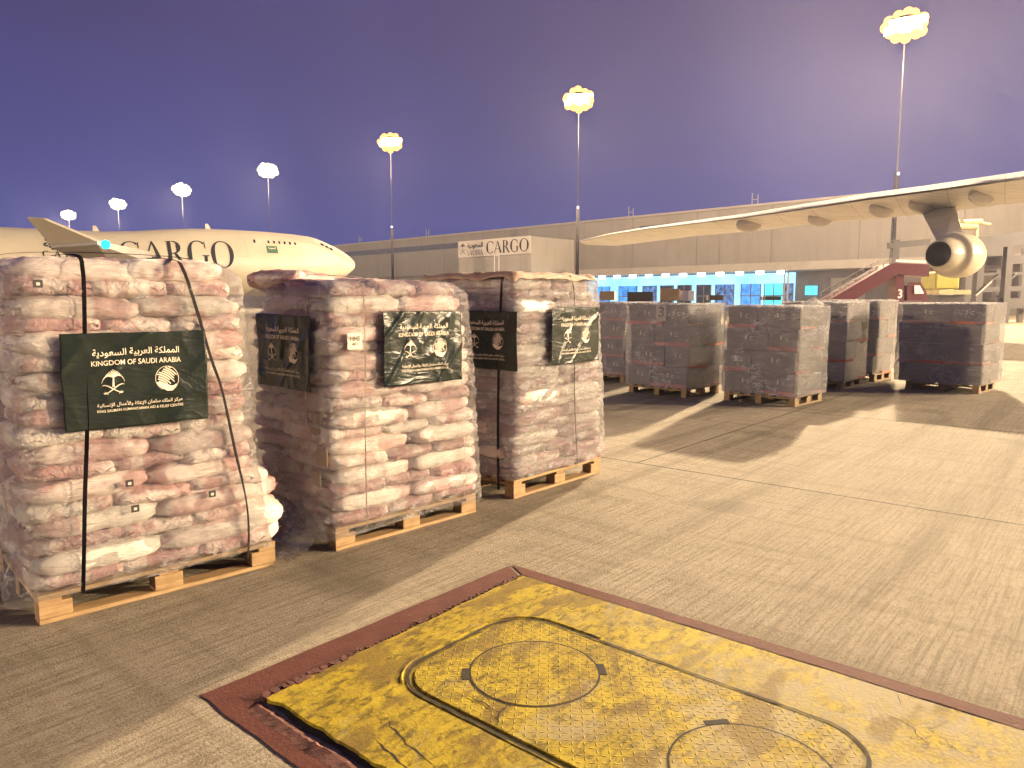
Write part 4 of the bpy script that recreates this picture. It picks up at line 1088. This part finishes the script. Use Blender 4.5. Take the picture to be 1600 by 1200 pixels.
strap(0, [(.182,-.045,.125),(.195,-.064,.35),(.215,-.062,.62),(.242,-.064,.94),(.25,-.062,1.2),(.270,-.045,1.55),(.274,-.035,1.70),(.274,.04,1.765),(.28,.5,1.79),(.28,.96,1.76),(.28,1.05,1.6),(.28,1.06,.8),(.28,1.05,.13)], 'packing_strap', 'black strap down the left part of the nearest stack, passing under its banner', 'strap', MT['strap'])
strap(0, [(1.012,-.045,.100),(1.018,-.060,.25),(1.009,-.062,.447),(.955,-.064,.75),(.901,-.064,1.069),(.851,-.062,1.245),(.795,-.046,1.50),(.741,-.030,1.71),(.72,.06,1.765),(.70,.5,1.785),(.70,.96,1.76),(.70,1.05,1.6),(.9,1.06,.8),(.95,1.05,.13)], 'packing_strap', 'black slanting strap at the right part of the nearest stack', 'strap', MT['strap'])
strap(0, [(-.12,.50,.13),(-.13,.50,.5),(-.10,.50,1.0),(-.06,.5,1.5),(-.03,.5,1.70),(.05,.5,1.785),(.5,.5,1.81),(1.0,.5,1.79),(1.07,.5,1.68),(1.12,.5,1.0),(1.18,.5,.13)], 'packing_strap', 'black strap on the dark left side of the nearest stack', 'strap', MT['strap'])
strap(1, [(.197,-.060,.12),(.190,-.064,.305),(.20,-.054,.8),(.205,-.064,1.2),(.204,-.060,1.58),(.204,-.02,1.665),(.21,.05,1.70),(.21,.9,1.72),(.21,1.03,1.6),(.21,1.04,.2)], 'packing_string', 'pale string down the left part of the middle stack', 'string', MT['string'], .007, .003)
strap(1, [(1.03,-.046,.13),(1.04,-.064,.3),(1.03,-.056,.62)], 'packing_string', 'short pale string low at the right of the middle stack', 'string', MT['string'], .006, .003)
strap(1, [(-.06,.17,.62),(-.075,.175,.9),(-.06,.18,1.2),(-.05,.18,1.5),(-.03,.18,1.6)], 'packing_string', 'pale string on the left face of the middle stack beside its banner', 'string', MT['string'], .006, .003)
strap(2, [(.755,-.046,.15),(.753,-.064,.213),(.735,-.055,.5),(.714,-.055,.852),(.70,-.064,1.2),(.69,-.060,1.62),(.69,-.02,1.73),(.69,.06,1.765),(.69,.9,1.77),(.69,1.03,1.6),(.69,1.04,.2)], 'packing_strap', 'thin dark strap down the bright right face of the far stack', 'strap', MT['strap'], .012)
strap(2, [(-.030,.135,.06),(-.046,.125,.25),(-.062,.11,.7),(-.064,.095,1.2),(-.046,.088,1.62),(-.02,.088,1.73),(.06,.09,1.765),(.6,.09,1.775),(1.05,.09,1.74),(1.1,.09,1.6),(1.18,.09,.9),(1.22,.09,.15)], 'packing_strap', 'black strap down the shaded left face of the far stack', 'strap', MT['strap'])

EN1, EN2 = 'KINGDOM OF SAUDI ARABIA', 'KING SALMAN HUMANITARIAN AID & RELIEF CENTRE'
AR1, AR2 = shape_arabic('المملكة العربية السعودية'), shape_arabic('مركز الملك سلمان للإغاثة والأعمال الإنسانية')
T_EN1 = text2d(EN1, .415, .0255, .008); T_EN2 = text2d(EN2, .40, .0135, .006); T_AR1 = text2d(AR1, .40, .044, .010); T_AR2 = text2d(AR2, .395, .028, .006)
PALM = move2d(palm2d(), 0, 0, .125, .115); GLOBE = move2d(globe2d(), 0, 0, .135, .125)
def banner(i, face, c, label, tilt=0.0, crumple=.5, seed=1, W_=.68, H_=.472, off=.058, shear=0.0):
    l, rz = local(i); s = SP[i]
    def disp(x, y):
        v = Vector((x*5+seed, y*4, seed*.7)); n1 = noise.noise(v)
        rg = (1-2*abs(noise.noise(Vector((x*7+y*3+seed*3, y*3-x*1.5, seed)))))
        rg2 = max(0, 1-6*abs(noise.noise(Vector((x*4-y*2.2+seed*5, y*2.6, seed+4)))))
        e = .0065*n1 + .010*crumple*rg*abs(rg) + .022*crumple*rg2
        return e
    ca, sa = math.cos(tilt), math.sin(tilt)
    def place(x, y, lift=0.0):
        X = x*ca - y*sa; Y = x*sa + y*ca + shear*x
        edge = .006*noise.noise(Vector((x*8, y*8, seed+9)))
        d = off + disp(x, y) + lift + .02*crumple*(max(0, abs(x)/(W_/2)-.8)*noise.noise(Vector((y*9,seed,x))))
        if face == 'long': return (c[0]+X+edge, -d, c[1]+Y+edge)
        return (-d, c[0]-X+edge, c[1]+Y+edge)
    rows = [[place(-W_/2+W_*a/80, -H_/2+H_*b/56) for a in range(81)] for b in range(57)]
    t = MB().grid(rows).build('printed_banner', MT['banner'], None, True, loc=l, rz=rz)
    sol = t.modifiers.new('thickness', 'SOLIDIFY'); sol.thickness = .0012; sol.offset = 0
    tag(t, label, 'banner', 'dark green relief banners on the sack stacks')
    P = lambda dx, dy: (lambda x, y: place(x+dx, y+dy, .0024))
    for nm, p, dx, dy in (('arabic_title',T_AR1,.0,.135),('english_title',T_EN1,.0,.088),('palm_and_swords_emblem',PALM,-.118,-.010),('globe_emblem',GLOBE,.135,-.010),('arabic_name',T_AR2,.005,-.118),('english_name',T_EN2,.005,-.146)):
        wrap(nm, p, P(dx,dy), MT['print'], t, .012)
    return t
banner(0, 'long', (.485, 1.162), 'flat dark green banner on the nearest left stack', 0, .20, 1.3, .675, .468, .068)
banner(1, 'long', (.665, 1.245), 'badly creased shiny green banner on the right face of the middle stack', 0, .36, 4.9, .66, .475, .074)
banner(1, 'short', (.415, 1.232), 'slightly skewed green banner on the left face of the middle stack', -.01, .42, 7.2, .66, .465, .085)
banner(2, 'long', (.70, 1.268), 'creased green banner with glare on the bright right face of the far stack', 0, .34, 11.4, .66, .46, .076)
banner(2, 'short', (.24, 1.245), 'smooth green banner on the shaded left face of the far stack, partly hidden', 0, .16, 2.6, .66, .452, .066)

# paper note on the middle stack
l, rz = local(1)
nt_ = MB().grid([[(-.004+.105*a/6, -.062-.003*noise.noise(Vector((a*.8,b*.9,3))), 1.256+.10*b/6) for a in range(7)] for b in range(7)]).build('paper_note', MT['paper'], None, loc=(l[0]+.085*math.cos(rz), l[1]+.085*math.sin(rz), 0), rz=rz)
tag(nt_, 'small white paper note with black handwriting on the middle stack', 'note')
wrap('handwriting', text2d('HHS', .072, .030, .01), lambda x, y: (.048+x, -.0668, 1.322+y), MT['ink'], nt_)
wrap('handwriting', text2d('40', .040, .020, .0), lambda x, y: (.046+x, -.0668, 1.288+y), MT['ink'], nt_)
# pale cardboard pieces under the film of the middle stack, left face
for k, (y, z, a, b, rot) in enumerate(((.10,.83,.10,.07,.1),(.13,.72,.12,.10,-.12),(.06,.60,.11,.12,.2),(.14,.45,.10,.09,0))):
    o = MB().box((-.0445,-a,-b/2),(-.0365,0,b/2)).build('cardboard_patch', MT['carton_tan'], None, bevel=.002, loc=(l[0]-math.sin(rz)*(y+a*.5), l[1]+math.cos(rz)*(y+a*.5), z), rz=rz)
    tag(o, ['upper','second','third','lowest'][k] + ' pale cardboard patch under the film beside the middle stack corner', 'cardboard', 'cardboard patches on the middle stack')
# small printed labels on a few sacks of the nearest stack
l, rz = local(0)
for k, (x, z, wh) in enumerate(((.085,1.628,'top left corner of the nearest stack'),(.42,.635,'just below the nearest banner'),(.44,.500,'lower middle of the nearest stack'),(.83,.505,'lower right of the nearest stack'))):
    t = MB().box((x-.019,-.0465,z-.018),(x+.019,-.0445,z+.018)).build('sack_label', MT['ink'], None, loc=l, rz=rz)
    tag(t, 'tiny dark square label, ' + wh, 'label', 'small dark labels on the sacks')
    MB().box((x-.007,-.0480,z-.008),(x+.008,-.0468,z+.006)).build('label_mark', MT['glyph'], t)

# crumpled brown sheet over the far stack
l, rz = local(2); G = []
for j in range(31):
    row = []
    for i in range(41):
        x = -.06 + 1.16*i/40; y = -.05 + 1.05*j/30
        ex = max(0, .05-(x+.06))/.05 + max(0, x-1.05)/.05; ey = max(0, -.0-y)/.05
        n1 = noise.noise(Vector((x*5,y*4,3))); n2 = 1-2*abs(noise.noise(Vector((x*9+y*3,y*7,8))))
        row.append((x, y, 1.762 + .020*n1 + .016*n2 - .045*min(1,ex) - .050*min(1.2,ey)*(1+.8*n1)))
    G.append(row)
o = MB().grid(G).build('crumpled_sheet', MT['kraft'], None, True, loc=l, rz=rz); sm = o.modifiers.new('thickness','SOLIDIFY'); sm.thickness = .003
tag(o, 'crumpled brown paper sheet lying over the top of the far sack stack', 'sheet')
# loose film crumpled on the ground between nearest and middle stacks
l, rz = local(1); G = []
for j in range(25):
    G.append([(-.34+.30*i/24+.03*noise.noise(Vector((i*.3,j*.3,1))), -.02+.62*j/24, .02+.30*(1-i/24)**0*max(0,i/24)**1.6*(.6+.4*noise.noise(Vector((i*.3,j*.25,5))))+.03*abs(noise.noise(Vector((i*.7,j*.7,2))))) for i in range(25)])
o = MB().grid(G).build('film_tail', MT['film_loose'], None, True, loc=l, rz=rz)
tag(o, 'loose tail of clear film hanging down left of the middle stack', 'stretch film')

# ------------------------------------------------------------------ dark cartons on the far pallets
BOXP = [ # corner, heading of the right face, front length, right length, top height, tag text
  dict(c=(2.791,11.702), h=46, a=1.14, b=1.02, top=1.50, n='the stack marked 3'),
  dict(c=(4.153,10.70), h=44, a=1.12, b=1.02, top=1.475, n='the film wrapped stack right of the 3 stack'),
  dict(c=(5.80,12.85), h=44, a=1.1, b=1.0, top=1.53, n='the narrow stack half behind the centre one'),
  dict(c=(6.95,14.04), h=44, a=1.1, b=1.0, top=1.56, n='the rear narrow stack left of the light gap'),
  dict(c=(7.789,12.19), h=46, a=1.28, b=1.16, top=1.51, n='the dark stack at the far right'),
  dict(c=(2.133,13.93), h=46, a=1.14, b=1.0, top=1.52, n='the dim stack behind the far sack stack'),
]
first_carton_pallet = None
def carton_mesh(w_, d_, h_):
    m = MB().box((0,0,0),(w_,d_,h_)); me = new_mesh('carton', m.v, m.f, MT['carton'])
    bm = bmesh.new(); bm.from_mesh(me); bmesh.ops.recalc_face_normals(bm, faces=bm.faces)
    bmesh.ops.subdivide_edges(bm, edges=bm.edges[:], cuts=3, use_grid_fill=True)
    for v in bm.verts:
        q = v.co; v.co = q + Vector((noise.noise(q*4+Vector((w_*50,0,0))), noise.noise(q*4+Vector((9,h_,0))), noise.noise(q*4+Vector((0,0,7)))))*.008
    bm.to_mesh(me); bm.free(); return me
G1 = text2d('1', .022, .07, .02); G2 = text2d('C', .05, .06, .02); G3 = text2d('3', .11, .17, .02)
TI = ['bottom','second','third','top']
for bi, b in enumerate(BOXP):
    rz = heading(b['h']); c = Vector((*b['c'],0)); r_ = random.Random(bi+5)
    # local x to the right-back (right face), local y to the left (front face runs along y)
    def tw(x,y,z,c=c,rz=rz): return (c.x+x*math.cos(rz)-y*math.sin(rz), c.y+x*math.sin(rz)+y*math.cos(rz), z)
    if first_carton_pallet is None:
        t = first_carton_pallet = thing('wooden_pallet', 'dull wooden pallet under '+b['n'], 'pallet', tuple(c), rz, 'wooden pallets under the cargo')
        pallet_mesh_boards(t, 1.0, 1.14, MT['wood_dark']); bpy.context.view_layer.update()
    else:
        t = copy_tree(first_carton_pallet); t.location = tuple(c); t.rotation_euler = (0,0,rz); t['label'] = 'dull wooden pallet under '+b['n']
    th = (b['top']-.150)/4
    for k in range(4):
        split = (.42, .58, .40, .60)[(k+bi) % 4]
        jx = r_.uniform(-.025,.035); jy = r_.uniform(-.04,.04)
        for fy in (0, 1):
            for fx in (0, 1):
                y0 = 0 if fy == 0 else b['a']*(1-split)+.004; y1 = b['a']*(1-split)-.004 if fy == 0 else b['a']
                x0 = 0 if fx == 0 else b['b']*.5+.004; x1 = b['b']*.5-.004 if fx == 0 else b['b']
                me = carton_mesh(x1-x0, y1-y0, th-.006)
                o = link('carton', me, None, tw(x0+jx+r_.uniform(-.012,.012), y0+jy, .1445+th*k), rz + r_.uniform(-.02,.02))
                where = ('front ' if fx == 0 else 'back ') + ('right' if fy == 0 else 'left')
                tag(o, f'dark carton, {TI[k]} tier {where}, on {b["n"]}', 'carton', 'dark cartons stacked on the far pallets')
                if fx == 0:
                    W2 = y1-y0; H2 = th-.006
                    fn = lambda cx, cz: (lambda x, y: (-.013, cx-x, cz+y))
                    if bi in (0, 1, 5) or (bi == 4 and k == 3):
                        cx = W2*.45; cz = H2*.60
                        wrap('printed_mark', G1, fn(cx+.045, cz), MT['glyph'], o); wrap('printed_mark', G2, fn(cx-.045, cz-.015), MT['glyph'], o)
                    if (bi in (0,1,5) and (k+fy) % 2 == 0) or (bi > 1 and k in (1,3)):
                        MB().box((-.022,-.002,.002),(-.0105,W2+.002,.062 if bi < 2 else .04)).build('red_edge_board', MT['red_band'], o)
                if fy == 0 and (k+fx) % 2 == 1:
                    MB().box((.0,-.021,.002),(x1-x0,-.0105,.035)).build('red_edge_board', MT['red_band'], o)
    if bi == 0:
        pt_ = MB().box((-.026,.40,1.225),(-.0225,.60,1.475)).build('number_sheet', simple('dull_paper', (.50,.44,.36), .8), None, loc=tuple(c), rz=rz)
        tag(pt_, 'grey paper sheet with a large black 3 on the marked stack', 'sign')
        wrap('number', G3, lambda x, y: (-.0275, .49-x, 1.37+y), MT['ink'], pt_)
    if bi == 1:
        pt_ = MB().box((-.03,.30,.151),(-.024,.40,.168)).build('white_tag', MT['paper'], None, loc=tuple(c), rz=rz)
        tag(pt_, 'small white tag at the foot of the film wrapped stack', 'tag')
    film('carton_film', 'shiny clear film wrapped round ' + b['n'], b['c'], b['h'], lambda t, bb=b['b']: bb+.01*math.sin(t*9), b['a'], .14 if bi != 3 else .2, b['top']+.012, MT['film_box'], bi*3.7+1, .34, .011, 150, 60, 0, False, .03, .048, group='clear film wrapped round the carton stacks')
    # rumpled film cap
    G = []
    for j in range(17):
        G.append([(-.04+(b['b']+.08)*i/16, -.04+(b['a']+.08)*j/16, b['top']+.010+.010*noise.noise(Vector((i*.6,j*.6,bi)))+.008*abs(noise.noise(Vector((i*1.3,j*1.1,bi+4)))) - (.03 if i in (0,16) or j in (0,16) else 0)) for i in range(17)])
    o = MB().grid(G).build('top_film', MT['film_top'], None, True, loc=tuple(c), rz=rz)
    tag(o, 'milky crumpled film cap lying over ' + b['n'], 'stretch film', 'film caps on the carton stacks')

def small_box(px, py0, py1, px1, Y, mat, label, rot=20, tape=True):
    a = at(px, py1, Y); b_ = at(px1, py0, Y); w_ = b_.x-a.x
    t = MB().box((0,0,0),(w_*.86,.28,b_.z-a.z)).build('small_carton', mat, None, bevel=.004, loc=(a.x, Y, a.z), rz=R(rot))
    tag(t, label, 'carton', 'small cartons lying on the far stacks')
    MB().box((-.001,.12,-.0005),(w_*.86+.001,.17,b_.z-a.z+.0012)).build('packing_tape', MT['paper'], t)
small_box(937,455,469,964,14.3,MT['carton_tan'],'small tan carton with dark end on the dim rear stack',-14)
small_box(980,456,471,1026,12.5,MT['carton'],'small dark carton lying behind the 3 stack top',-10)
small_box(1032,451,470,1066,12.3,MT['carton_tan'],'tan carton on top of the 3 stack, tallest of the small ones',-10)
small_box(1064,454,470,1088,12.35,MT['white_eq'],'pale small carton beside the tallest one on the 3 stack',-10)
small_box(1108,461,469,1134,15.5,MT['carton'],'flat dark carton seen low behind the middle of the row',0)
small_box(1196,463,469,1225,11.6,MT['carton'],'flat dark bundle on the back of the film wrapped stack',0)
# a rumple of film standing up on the second stack
G = []
for j in range(15):
    G.append([(-.2+.4*i/14, -.16+.32*j/14, .115*math.exp(-((i-7)**2+(j-7)**2)/14)*(1+.6*noise.noise(Vector((i*.8,j*.8,4))))+.008*noise.noise(Vector((i,j,2)))) for i in range(15)])
o = MB().grid(G).build('film_rumple', MT['film_top'], None, True, loc=(4.55,11.2,1.495)); tag(o, 'tuft of bunched film on top of the film wrapped stack', 'stretch film')

# far cartons row behind, support for the flat one
# ------------------------------------------------------------------ air: lamps glow in the dusty evening haze
HAZE = 0.00028
if HAZE:
    hz = MB().box((-420,-60,-1.0),(330,330,60.0)).build('haze', None); hm = Mat('haze_air'); hm.n.remove(hm.b)
    pv = hm.N('ShaderNodeVolumePrincipled'); pv.inputs['Color'].default_value = (.74,.74,1.0,1); pv.inputs['Density'].default_value = HAZE; pv.inputs['Anisotropy'].default_value = .5
    hm.L(pv.outputs[0], hm.o.inputs['Volume']); hz.data.materials.append(hm.m); tag(hz, 'thin evening haze over the apron', None, kind='stuff')
